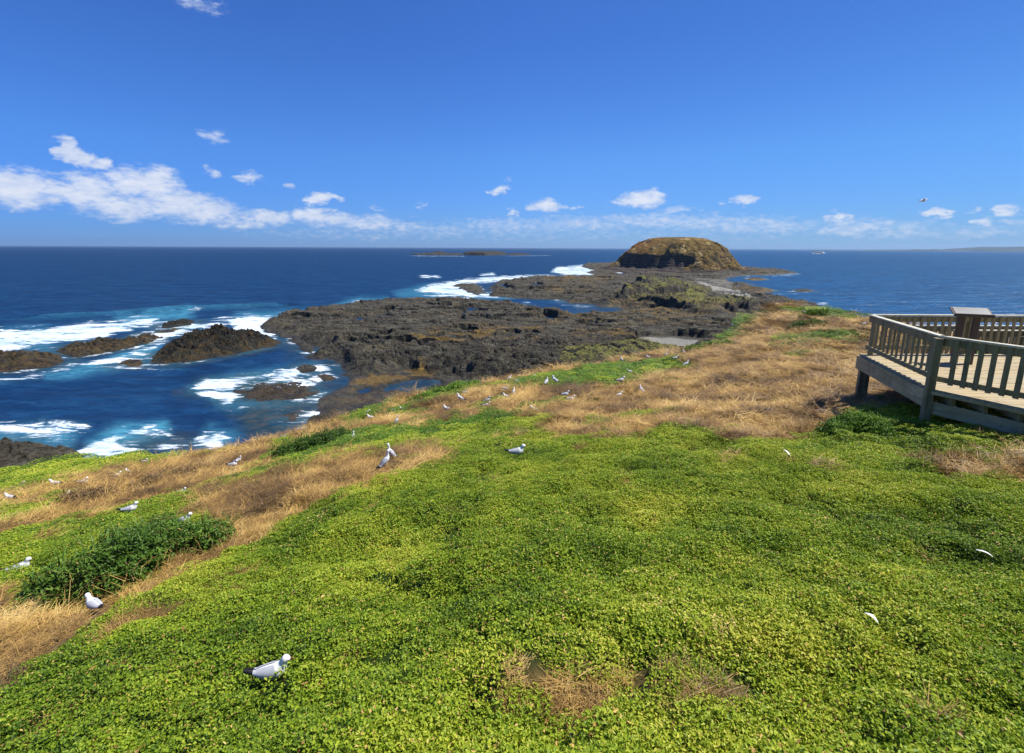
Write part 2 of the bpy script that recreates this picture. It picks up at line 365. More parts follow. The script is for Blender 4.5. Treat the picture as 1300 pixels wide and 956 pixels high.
def m_plain(name, c, rough=.6, spec=.3, var=.15, scale=30):
    m, nt = mat(name); b = NB(nt)
    n = b.noise(b.n('ShaderNodeTexCoord').outputs['Object'], scale, 3, .6)
    cc = b.mix(b.mr(n, .35, .65, 0, var), (*c, 1), (c[0] * .5, c[1] * .5, c[2] * .5, 1))
    b.out(b.bsdf(cc, rough, None, spec)); return m
MH = m_headland(); MR = m_rock(.75, .08, 'shore rock'); MRW = m_rock(.45, .3, 'warm shore rock'); MRF = m_rock(.42, .0, 'far reef rock'); MRD = m_rock(.30, .0, 'dark sea rock'); MI = m_island(); MS = m_sea()
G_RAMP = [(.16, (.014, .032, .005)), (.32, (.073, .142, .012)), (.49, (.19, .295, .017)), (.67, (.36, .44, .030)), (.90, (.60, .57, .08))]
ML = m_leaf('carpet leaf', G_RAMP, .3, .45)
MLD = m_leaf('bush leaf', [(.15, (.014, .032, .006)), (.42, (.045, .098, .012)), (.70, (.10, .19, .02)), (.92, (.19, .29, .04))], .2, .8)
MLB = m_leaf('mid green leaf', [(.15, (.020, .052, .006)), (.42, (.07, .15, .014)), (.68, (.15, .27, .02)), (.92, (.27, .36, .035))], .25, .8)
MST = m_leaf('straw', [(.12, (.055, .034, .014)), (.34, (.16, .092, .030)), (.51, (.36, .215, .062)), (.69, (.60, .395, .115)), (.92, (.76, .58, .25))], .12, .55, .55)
MSB = m_leaf('dead scrub', [(.15, (.05, .033, .016)), (.5, (.15, .095, .040)), (.8, (.30, .20, .085))], .1, .5)
MW = m_wood('weathered post wood', (.17, .145, .08), (.36, .31, .18), (.24, .22, .12), (1, 1, .12))
MWF = m_wood('weathered fascia wood', (.29, .235, .135), (.54, .455, .28), (.33, .30, .15), (.15, .15, 1))
MWD = m_wood('deck board wood', (.30, .23, .125), (.52, .42, .25), (.40, .34, .22), (.12, 1, 1))
MWC = m_wood('bleached cap wood', (.42, .40, .30), (.66, .63, .50), (.5, .5, .38), (.2, .2, 1))
MGW = m_plain('gull white', (.78, .78, .76), .6, .2, .06); MGG = m_plain('gull grey', (.44, .45, .48), .6, .2, .1); MGB = m_plain('gull black', (.02, .02, .022), .5)
MGR = m_plain('gull red', (.16, .028, .018), .4); MGE = m_plain('gull eye', (.01, .01, .01), .15, .6)
# ------------------------------------------------------------------ headland mesh
def build_headland():
    az = np.radians(np.concatenate([np.linspace(-125, -52, 60)[:-1], np.linspace(-52, 52, 640), np.linspace(52, 125, 60)[1:]]))
    r = np.exp(np.linspace(math.log(.3), math.log(125), 600))
    R, A = np.meshgrid(r, az, indexing='ij')
    X = R * np.sin(A); Y = R * np.cos(A); Z = head_z(X, Y)
    px, py = proj(X, Y, Z)
    D = dry_map(px, py, X, Y)
    sd = sdist(X, Y, HEAD); cl = sm(.4, 1.6, -sd + .8 * fbm(X * .5, Y * .5, 3, 9))
    keep = (Z[:-1, :-1] > -1.9) | (Z[1:, 1:] > -1.9)
    q = grid_faces(len(r), len(az), keep=keep)[:, ::-1]
    me = np_mesh('headland', np.stack([X, Y, Z], -1).reshape(-1, 3), q, [MH], attrs={'dry': D, 'cliff': cl})
    tag(link('ground', me), 'grassy headland slope falling away to the rocky shore', 'ground', kind='structure')
build_headland()
# ------------------------------------------------------------------ rock shelf
SHELF = wpoly([(332,413),(345,406),(370,401),(400,395),(430,390),(470,384),(520,381.5),(545,381.5),(560,383),(640,384),(667,389),(645,377),(620,376),(625,372),(622,366),(640,361),(625,359.5),(652,355.5),(708,352.5),(745,351.5),(750,350),
 (790,350),(792,345),(752,342.5),(738,338.5),(742,335.5),(780,333.5),(800,331),(862,329),(930,333),(945,340),(985,343.5),(1014,346.5),(985,349),(948,350),(925,352),(922,357),(928,360),
 (955,361),(940,366),(935,371),(955,374),(975,377),(1000,380),(1020,385),(1040,392),(1060,420),(1000,450),(900,465),(760,490),(600,520),(480,540),(425,527),(415,512),(425,500),(440,490),(452,478),
 (434,468),(422,456),(399,453),(399,446),(386,432),(358,426)])
CHAN = wpoly([(545,381.5),(560,378),(600,378.5),(647,377.5),(663,379),(717,381),(722,385),(745,386),(757,388.5),(785,389.5),(792,395),(781,399.5),(745,399),(732,402),(708,398),(680,394),(670,388),(640,384.5),(600,383.5),(560,383)])
POOLS = [wpoly(p) for p in [
 [(626,361),(640,362),(650,367),(700,368.5),(728,365),(732,369),(664,371),(640,368)], [(669,360),(688,361),(684,366),(672,365)], [(750,373),(767,375),(765,379),(752,377)],
 [(467,404),(480,401),(497,397),(499,399),(485,405),(470,407)], [(464,412),(476,411),(475,415),(465,416)], [(582,402),(590,401),(591,412),(583,412)], [(540,389),(575,390),(570,395),(545,394)],[(628,398),(655,400),(650,403),(630,402)],
 [(487,490),(520,482),(548,482),(560,488),(545,498),(500,505)], [(455,498),(475,493),(480,500),(458,506)], [(600,392),(622,391),(625,396),(603,398)], [(453,407),(459,406),(458,410),(452,410)],
 [(930,362),(948,363),(944,369),(928,368)]]]
LOW = wpoly([(452,477),(500,470),(545,474),(600,482),(650,487),(640,505),(500,535),(410,525),(415,505),(440,489)])
BLUFF = wpoly([(719,437),(745,434),(800,431),(850,438),(900,452),(800,478),(750,475),(722,448)], 4.0)
MND1 = wpoly([(793,360),(823,353.5),(853,355),(873,358.5),(855,363),(800,365)], 6.2)
MND2 = wpoly([(779,370),(800,366),(860,363),(885,365),(922,377),(955,383),(936,389),(880,388),(835,383),(790,376)], 3.0)
MNDW = wpoly([(868,357),(885,364),(915,376),(890,384),(860,374),(855,362)], 4.0)
def shelf_z(X, Y):
    wx = X + 3.6 * fbm(X * .10, Y * .10, 4, 61) + .5 * fbm(X * .6, Y * .6, 3, 60); wy = Y + 5.0 * fbm(X * .10, Y * .10, 4, 62) + .7 * fbm(X * .6, Y * .6, 3, 59)
    s = sdist(wx, wy, SHELF)
    ch = sdist(wx, wy, CHAN)
    s = np.minimum(s, -ch)
    steps = fbm(X * .035, Y * .045, 4, 63)
    hgt = 1.45 + 1.7 * steps + .5 * ridged(X * .12, Y * .2, 4, 64, .6)
    hgt = hgt + .55 * fbm(X * .02, Y * .11, 4, 75); tier = .5 * np.floor(hgt / .5) + .5 * sm(.72, 1, (hgt / .5) % 1)      # ledges
    rough = (.18 + .3 * sm(115, 80, Y)) * blocks(X * .22, Y * .3, 5, 4) + .16 * ridged(X * .45, Y * .6, 4, 65, .6) + .10 * fbm(X * 2, Y * 2, 3, 66)
    rise = sm(0, 4.5, s)
    z = -1.6 + 1.75 * sm(-6, 1.0, s) + tier * rise + rough * (.35 + .65 * rise)
    near = sm(130, 80, Y)     # the broken front of the shelf is higher
    z = z + near * rise * (1.0 * sm(-.1, .4, ridged(X * .09, Y * .12, 4, 67)) + .6 * blocks(X * .13, Y * .16, 9, 3)); z = z + (1 - near) * rise * .5 * blocks(X * .06, Y * .07, 12, 3)
    pl = sm(.13, .20, fbm(X * .045, Y * .10, 4, 76) + .10 * fbm(X * .4, Y * .5, 2, 77)) * sm(3, 8, s) * sm(85, 100, Y); z = z * (1 - pl) - .12 * pl
    lo = sm(-2, 1.5, sdist(wx, wy, LOW))
    z = z * (1 - lo) + lo * (.18 + .28 * ridged(X * .3, Y * .4, 4, 68) + .25 * sm(.1, .5, fbm(X * .2, Y * .2, 3, 70)))
    for p in POOLS:
        k = sm(-.8, .8, sdist(wx, wy, p)); z = z * (1 - k) - .35 * k
    return z, wx, wy, s
def build_shelf():
    az = np.radians(np.linspace(-26, 36, 1150))
    pyv = np.concatenate([np.linspace(329.5, 400, 380), np.linspace(400.3, 545, 470)])
    r = np.array([at(650, v, 0)[1] for v in pyv])[::-1]
    R, A = np.meshgrid(r, az, indexing='ij'); X = R * np.tan(A) * 1.0; Y = R
    z, wx, wy, s = shelf_z(X, Y)
    gr = np.zeros_like(z); pb = np.zeros_like(z)
    def plate(poly, H, w, rough):
        sd = sdist(wx + 5 * fbm(X * .07, Y * .07, 3, 78), wy + 7 * fbm(X * .07, Y * .07, 3, 79), poly); k = sm(-w * np.exp(2.2 * fbm(X * .05, Y * .05, 3, 80)) - .2, .8, sd)
        return k, H * (.86 + .55 * fbm(X * .06, Y * .06, 3, 82)) + rough * 1.6 * ridged(X * .22, Y * .25, 4, 71) + rough * .8 * blocks(X * .2, Y * .2, 17)
    for poly, H, w, g, rg in ((BLUFF, 4.0, 1.0, 1, .5), (MND2, 3.4, 1.0, .8, .9), (MNDW, 4.0, 11, 1, .3), (MND1, 6.8, 1.0, 1, .7)):
        k, h = plate(poly, H, w, rg); zz = z * (1 - k) + h * k
        z = np.maximum(z, zz); gr = np.maximum(gr, sm(.75, .98, k) * g * sm(-.35, .1, fbm(X * .12, Y * .12, 4, 72)))
    dzx = np.gradient(z, axis=1) / (np.gradient(X, axis=1) + 1e-6); dzy = np.gradient(z, axis=0) / (np.gradient(Y, axis=0) + 1e-6)
    steep = np.hypot(dzx, dzy)
    gr *= 1 - sm(.45, .95, steep)
    px, py = proj(X, Y, z * 0)
    pb = np.maximum(sm(-1.5, 1, sdist(px, py + 1.2 * fbm(X * .3, Y * .3, 2, 5), [(812,433),(850,432),(893,436),(880,445),(853,450),(835,442)])),
                    sm(-1, .6, sdist(px, py + .8 * fbm(X * .2, Y * .2, 2, 5), [(880,360),(886,359),(912,371),(960,381),(940,382),(905,377)])))
    fl = sm(-9, 0, sdist(px, py, [(812,433),(850,432),(893,436),(880,445),(853,450),(835,442)])) * (py > 415); z = z * (1 - fl) + fl * (.55 + .5 * sm(0, 1, fbm(X * .08, Y * .08, 2, 83)))
    pb = np.maximum(pb, .35 * sm(-1, 2, sdist(px, py, [(880,357),(930,357),(930,372),(900,370)])))
    al = np.zeros_like(z)
    for p, a in (([(440,490),(470,478),(500,478),(540,474),(560,480),(520,482),(480,492),(445,500)], 1), ([(500,470),(530,470),(560,480),(520,478)], 1), ([(520,442),(560,428),(620,420),(690,424),(640,436),(560,452)], .75),
                 ([(775,388),(850,392),(930,395),(930,402),(840,404),(770,398)], .7), ([(700,352),(780,355),(770,362),(690,358)], .5), ([(722,435),(800,430),(850,438),(830,446),(770,442)], .6),
                 ([(660,400),(800,404),(900,400),(860,420),(700,418)], .35), ([(700,366),(760,370),(745,376),(680,372)], .5)):
        al = np.maximum(al, a * sm(-4, 3, sdist(px, py, p)))
    al = np.maximum(al, .38 * sm(.16, .42, fbm(X * .03, Y * .12, 4, 81)))
    al = al * sm(-.15, .25, fbm(X * .12, Y * .35, 4, 73) + .25 * (al > .9)) * (1 - sm(.8, 1.5, steep))
    keep = (np.maximum(np.maximum(z[:-1, :-1], z[1:, 1:]), np.maximum(z[1:, :-1], z[:-1, 1:])) > -.9)
    q = grid_faces(len(r), len(az), keep=keep)[:, ::-1]
    me = np_mesh('shelf', np.stack([X, Y, z], -1).reshape(-1, 3), q, [MR], smooth=False, attrs={'algae': al, 'grass': gr, 'pebble': pb})
    tag(link('shore_terrain', me), 'flat dark rock shelf with tide pools between headland and island', 'shore', kind='structure')
build_shelf()
# ------------------------------------------------------------------ the big island
def build_island():
    cx, cy = at(856.5, 343.6, 0)
    nth, nr = 720, 260
    th = np.linspace(0, 2 * np.pi, nth, endpoint=False); t = np.linspace(0, 1.35, nr)
    T, TH = np.meshgrid(t, th, indexing='ij')
    rad = 57 * (1 + .05 * pn(np.cos(TH) * 2 + 9, np.sin(TH) * 2, 81) + .03 * pn(np.cos(TH) * 6, np.sin(TH) * 6, 82))
    dx = np.cos(TH); dy = np.sin(TH)
    X = cx + T * rad * dx; Y = cy + T * rad * dy * 1.05
    prof = np.interp(T, [0, .25, .42, .5, .6, .7, .8, .88, .95, 1.02, 1.15, 1.35], [30.3, 30.1, 29.2, 27.8, 25, 21.3, 16.8, 12, 7.6, 4.4, 2.0, -1])
    profc = np.interp(T, [0, .25, .40, .5, .62, .74, .80, .84, .89, .98, 1.15, 1.35], [30.3, 30.1, 29.2, 27, 22.8, 17.8, 14.8, 9.5, 4.2, 2.6, 1.4, -1])
    front = np.cos(TH - math.radians(222)); k = sm(.72, .80, front + .10 * pn(TH * 3, T * 5, 83) - .35 * sm(.9, .74, T) * sm(math.radians(225), math.radians(262), TH))
    z = prof * (1 - k) + profc * k
    slope = sm(.45, .7, T) * (1 - sm(1.0, 1.2, T))
    z = z + slope * (2.4 * fbm(X * .05, Y * .05, 4, 84) + 1.5 * ridged(X * .12, Y * .12, 4, 85) * (1 - k * .5) + 1.1 * blocks(X * .07, Y * .07, 14) * (1 - k)) + .35 * fbm(X * .1, Y * .1, 3, 86)
    # rock steps on the lower half of the open side
    st = 2.3; zs = st * np.floor(z / st) + st * sm(.5, 1, (z / st) % 1)
    st_ = .45 * sm(.6, .75, T) * sm(-.2, .3, pn(TH * 4, T * 3, 88)); z = np.where(z < 14, z * (1 - st_) + zs * st_, z); z = z + sm(.55, .75, T) * (1 - k) * 1.1 * blocks(X * .09, Y * .09, 4)
    gz = np.abs(np.gradient(z, axis=0)) / (t[1] * rad)
    cl = np.maximum(k * sm(.78, .82, T + .03 * pn(TH * 8, T * 2, 87)), .8 * sm(1.3, 2.2, gz) * sm(.6, .8, T)) ; cl = np.maximum(cl, sm(4.5, 2.5, z))
    q = grid_faces(nr, nth, wrap=True)
    me = np_mesh('island', np.stack([X, Y, z], -1).reshape(-1, 3), q, [MI], smooth=False, attrs={'cliff': cl})
    tag(link('island_hill', me), 'big flat topped brown island with a dark cliff on its left side', 'island', kind='structure')
build_island()
# ------------------------------------------------------------------ single rocks in the water
FOOT = []
def rock(name, label, px_poly, H, w, mtl=None, peaks=(), seed=1, n=150, rough=.5, cat='rock', group=None, alg=.0, fr=1.0):
    P = np.array(wpoly(px_poly)); FOOT.append((P, H))
    cx, cy = P.mean(0); x0, y0 = P.min(0) - 3 - w; x1, y1 = P.max(0) + 3 + w
    L = max(x1 - x0, y1 - y0); st = L / n
    xs = np.arange(x0, x1, st); ys = np.arange(y0, y1, st)
    Y, X = np.meshgrid(ys, xs, indexing='ij')
    f = fr * 6.0 / max(L, 12)
    wx = X + .9 / f * .35 * fbm(X * f, Y * f, 4, seed); wy = Y + .9 / f * .35 * fbm(X * f, Y * f, 4, seed + 3)
    sd = sdist(wx, wy, P)
    k = 1 - np.exp(-np.maximum(sd, 0) / w)
    z = H * k * (1 - rough * .5 + rough * .8 * ridged(X * f * 1.3, Y * f * 1.5, 5, seed + 5, .6) + rough * .75 * blocks(X * f * 1.5 + Y * f * .7, Y * f * 1.2, seed % 97, 3)) + .12 * H * k * fbm(X * f * 8, Y * f * 8, 3, seed + 8)
    for (ax, ay, hh, rr) in peaks:
        qx, qy = at(ax, ay, 0); z = z + hh * k * np.exp(-(((X - qx) ** 2 + (Y - qy) ** 2) / rr ** 2) ** .8) * (1 + .2 * ridged(X * f * 1.2, Y * f * 1.2, 3, seed + 9) + .28 * blocks(X * f * 1.6, Y * f * 1.6, seed % 91, 2))
    z = z + .15 * k + np.minimum(sd, 0) * .8 - .12
    z += .10 * min(H, 2) * ridged(X * f * 5, Y * f * 5, 3, seed + 11) * sm(-1, 1, sd)
    keep = (np.maximum(np.maximum(z[:-1, :-1], z[1:, 1:]), np.maximum(z[1:, :-1], z[:-1, 1:])) > -.8)
    q = grid_faces(len(ys), len(xs), keep=keep)
    used = np.unique(q); rm = np.full(X.size, -1); rm[used] = np.arange(len(used))
    V = np.stack([X - cx, Y - cy, z], -1).reshape(-1, 3)[used]
    al = (alg * sm(.0, .3, fbm(X * f * 2, Y * f * 2, 3, seed + 15) + .3 * sm(.6, .1, z / max(H, .3)))).ravel()[used]
    me = np_mesh(name, V, rm[q], [mtl or MR], smooth=False, attrs={'algae': al})
    o = link(name, me); o.location = (cx, cy, 0)
    tag(o, label, cat, group)
GR = 'rocks standing in the sea off the shelf'
rock('sea_rock', 'low brown rock with orange edge at the far left, cut by the picture edge', [(-60,474),(0,474),(20,473),(70,466),(86,459),(80,452),(55,447),(20,449),(0,449),(-60,452)], 1.5, 3, MRW, seed=101, group=GR, alg=.2, fr=1.8, rough=.9)
rock('sea_rock', 'long low brown rock between the foam and the turquoise channel', [(68,449),(90,455),(120,452),(150,447),(175,441),(200,435),(212,429),(190,427),(170,431),(150,434),(120,433),(100,438),(75,442)], 1.7, 3, MRW, seed=111, group=GR, alg=.15, fr=2.0, rough=.9)
rock('sea_rock', 'tallest dark rock, humped, just left of the shelf', [(186,463),(230,463),(275,456),(320,447),(350,441),(358,434),(335,430),(305,433),(275,432),(240,439),(205,447),(190,455)], 2.2, 4, MRD, [(284,434,1.9,6), (262,440,1.2,6), (305,438,1.0,7), (238,446,1.2,6), (215,452,.8,5), (330,438,.6,6)], seed=121, group=GR, n=320, fr=1.7, rough=.7, alg=.2)
rock('sea_rock', 'dark lump standing in the white foam above the tallest rock', [(203,414),(225,408),(250,408),(246,413),(228,416),(206,418)], 1.8, 2.5, MRD, seed=131, group=GR)
rock('sea_rock', 'thin flat ledge running out of the foam below the dark lump', [(150,431),(180,424),(205,419),(232,416),(238,418),(215,424),(180,429)], .7, 3, MRW, seed=136, group=GR, alg=.4)
rock('sea_rock', 'small low rock awash in the broad foam at far left', [(12,438),(16,434),(32,433),(36,437),(26,439)], .8, 2, MRW, seed=141, group=GR)
rock('sea_rock', 'small reddish rock at the left foot of the tallest rock', [(143,464),(158,458),(183,457),(190,462),(178,467),(158,467)], .9, 2, MRW, seed=151, group=GR, alg=.4)
rock('sea_rock', 'small dark rock in the surf beside the shelf corner', [(371,470),(385,464),(404,466),(402,472),(385,474)], 1.1, 1.8, MR, seed=161, group=GR)
rock('sea_rock', 'low weedy brown reef ringed with foam in the inlet', [(286,497),(310,488),(345,483),(380,484),(400,488),(412,497),(400,507),(350,512),(310,515),(295,508)], .34, 2.5, MRW, seed=171, group=GR, alg=.3, n=220, fr=2.0, rough=.9)
rock('sea_rock', 'small brown rock between the weedy reef and the shelf', [(402,478),(412,474),(426,477),(424,484),(408,485)], .7, 1.5, MRW, seed=176, group=GR, alg=.4)
rock('sea_rock', 'ragged low rock in the shallows right above the black boulders', [(400,521),(415,515),(436,517),(438,524),(418,528)], .6, 1.5, MR, seed=178, group=GR)
rock('sea_rock', 'submerged brown ledge awash below the left foam patch', [(158,566),(185,560),(212,559),(236,564),(215,570),(180,571)], .16, 2.5, MRW, seed=179, group=GR, alg=.6)
rock('sea_rock', 'broken dark spur forming the left tip of the shelf', [(329,416),(337,409),(352,404),(368,405),(376,416),(364,427),(345,424)], 1.9, 2.5, MR, seed=301, group=GR, fr=1.4)
rock('sea_rock', 'low dark rock at the water edge between shelf spur and surf', [(366,430),(384,430),(400,440),(398,450),(384,446),(372,437)], 1.1, 2, MR, seed=306, group=GR)
rock('sea_rock', 'dark low rocks linking the shelf with the foot of the slope', [(398,508),(415,500),(436,500),(452,512),(450,530),(428,542),(402,532)], .55, 2, MR, seed=311, group=GR, fr=1.5, alg=.2)
rock('sea_rock', 'flat weedy rock left of the black boulders', [(345,528),(362,521),(385,520),(392,530),(375,540),(352,538)], .22, 2, MRW, seed=316, group=GR, alg=.5)
rock('sea_rock', 'black boulders at the foot of the grass slope', [(383,540),(392,531),(418,527),(446,530),(450,541),(400,552)], 1.3, 1.5, MR, seed=181, group=GR)
rock('sea_rock', 'smooth dark grey rock rising behind the green slope at bottom left', [(-90,604),(0,586),(25,581),(50,577),(75,577),(108,580),(112,592),(60,618),(0,642),(-90,660)], 4.0, 3.0, MR, seed=191, group=GR, n=200, fr=.7, rough=.35)
rock('sea_rock', 'dark rock ringed with surf off the upper shelf', [(575,363),(598,360),(610,364),(613,369),(622,372),(606,375),(590,371)], 1.8, 4, MR, seed=201, group=GR)
rock('sea_rock', 'narrow dark rock in surf below the island', [(745,347),(750,344),(770,344.5),(786,347),(785,349.5),(755,349)], 2.2, 5, MR, seed=211, group=GR)
rock('sea_rock', 'small dark rock alone in the blue bay right of the shelf', [(1006,370),(1012,367.5),(1030,368.5),(1036,370.5),(1020,371.5)], .9, 2, MR, seed=221, group=GR)
rock('sea_rock', 'long reddish brown rock on the bay side of the shelf', [(925,369),(930,363.5),(960,364),(984,368),(983,372),(955,372.5)], 1.1, 4, MRW, seed=231, group=GR, alg=.7)
rock('sea_rock', 'flat yellowish rock on the bay side nearer the island', [(944,355.5),(950,352.5),(972,353.5),(975,355.5),(958,356.5)], 1.0, 4, MRW, seed=241, group=GR, alg=.9)
rock('far_reef', 'low slab shaped reef on the horizon, thickest part of it', [(588,324),(592,321.6),(636,321.6),(642,323.4),(620,324.6)], 9, 5, MRF, rough=.2, seed=251, group='far reef rocks near the horizon', n=120)
rock('far_reef', 'thin left reef near the horizon with a small knob', [(518,323.2),(540,321.8),(585,322.4),(588,324),(550,324.2)], 3.5, 5, MRF, [(557,322.6,8,16)], seed=261, group='far reef rocks near the horizon', n=120)
rock('far_reef', 'thin right end of the reef near the horizon', [(643,324),(650,322.6),(668,322.8),(674,323.8),(655,324.5)], 3.2, 5, MRF, seed=271, group='far reef rocks near the horizon', n=100)
rock('far_reef', 'tiny dark rock breaking the swell below the distant coast', [(1033,321.4),(1036,320.6),(1042,320.6),(1044,321.5),(1038,322)], 4, 8, MRW, seed=281, group='far reef rocks near the horizon', n=80)
# ------------------------------------------------------------------ sea
FOAM = [([(-100,428),(0,421),(45,418),(100,411),(130,408),(180,404),(215,402),(200,412),(190,417),(150,424),(130,431),(75,438),(60,442),(0,446),(-100,450)], 1.0),
 ([(155,438),(165,428),(200,418),(245,410),(290,404),(340,401),(389,400),(345,409),(333,416),(350,430),(325,431),(305,424),(290,412),(262,420),(230,427),(205,436),(170,441)], .95),
 ([(-60,486),(0,480),(30,476),(75,467),(95,458),(115,458),(150,452),(200,438),(200,446),(185,454),(170,458),(140,466),(100,470),(40,482),(0,490)], .75),
 ([(140,468),(150,462),(190,462),(240,466),(180,470)], .75),
 ([(238,492),(262,482),(330,474),(375,466),(405,462),(440,466),(400,475),(372,480),(335,484),(300,493),(300,508),(330,515),(375,512),(400,500),(412,498),(405,510),(360,519),(290,520),(255,505)], .78),
 ([(90,585),(100,571),(112,560),(150,546),(180,540),(200,537),(217,542),(190,549),(168,555),(150,561),(165,570),(185,574),(140,586)], .88),
 ([(-60,590),(-60,555),(0,535),(60,528),(120,540),(100,558),(85,568),(60,570),(30,565),(0,580)], .62),
 ([(110,560),(130,540),(180,536),(230,540),(220,560),(180,572),(130,575)], .55),
 ([(242,562),(255,546),(282,548),(302,553),(290,559),(280,573),(262,566)], .80), ([(215,572),(235,568),(255,572),(240,580),(218,582)], .6),
 ([(232,396),(245,392),(300,389),(335,387),(335,389.5),(300,391.5),(250,396)], .62),
 ([(412,395),(438,386),(452,381),(472,384.5),(520,380),(575,378),(610,379),(580,381.5),(520,383),(472,388),(425,396)], .85),
 ([(524,368),(545,362),(575,356.5),(625,351.5),(690,348.5),(712,351),(700,354),(650,357),(610,360),(590,363),(605,372),(645,371),(652,377),(600,379),(560,376),(535,372)], .95),
 ([(698,346),(706,339),(745,335.5),(752,341),(790,344),(790,351),(745,351.5),(715,350)], .85),
 ([(532,351.5),(540,350),(556,350.5),(560,352),(545,352.8)], 1.1), ([(608,349.5),(624,346.5),(629,348),(625,350),(612,350.5)], 1.1),
 ([(662,384),(672,383),(674,386),(664,387)], .9), ([(716,388),(735,386.5),(757,388),(735,390.5)], .7), ([(712,396),(730,395),(733,398),(715,399)], .5), ([(700,382),(718,378),(720,383)], .9),
 ([(515,324.4),(590,325),(590,325.8),(530,325.6)], .75), ([(636,325),(700,323.8),(700,324.6),(650,325.6)], .7),
 ([(1030,321.6),(1035,320.2),(1047,320.2),(1048,321.6),(1040,322.3)], 1.0), ([(1052,319.2),(1057,318.9),(1057,319.6)], 1.1),
 ([(920,347),(960,349),(1018,346),(1016,349),(985,351),(940,351)], .65), ([(1000,371),(1038,370),(1040,372),(1010,372.5)], .65), ([(1030,386),(1050,384),(1052,386),(1035,388)], .9), ([(985,371),(1000,373),(990,375),(975,373)], .6)]
TEAL = [([(150,404),(190,399),(235,392),(245,396),(235,404),(200,409),(160,410)], .9), ([(60,478),(110,468),(150,452),(200,440),(198,450),(170,462),(100,475)], 1), ([(110,560),(150,542),(215,535),(215,552),(170,568),(120,580)], .9),
 ([(-60,580),(0,545),(90,545),(90,570)], .5), ([(250,565),(265,540),(310,550),(285,575)], .4), ([(418,396),(445,380),(490,379),(470,390)], .6), ([(500,372),(540,362),(575,370),(560,380),(510,379)], .5),
 ([(240,495),(300,475),(400,462),(400,500),(300,525)], .35), ([(10,440),(60,441),(75,448),(60,446)], .6), ([(300,400),(390,395),(390,402),(330,410),(300,405)], .7), ([(-20,424),(60,418),(60,420),(0,430)], .6), ([(600,373),(650,372),(650,378),(600,379)], .5)]
REEF = [([(290,530),(330,505),(410,495),(440,500),(450,540),(380,560),(330,560)], .75), ([(130,575),(150,562),(210,558),(240,565),(220,580),(150,585)], .6), ([(290,505),(300,480),(400,478),(415,505),(370,520)], .9),
 ([(-20,562),(20,555),(60,558),(30,566)], .8), ([(225,500),(255,485),(300,480),(300,500),(250,505)], .5), ([(640,358),(700,352),(735,365),(735,375),(650,372)], .5), ([(715,380),(790,385),(795,400),(740,402)], .35), ([(480,478),(570,480),(560,505),(480,510)], .5)]
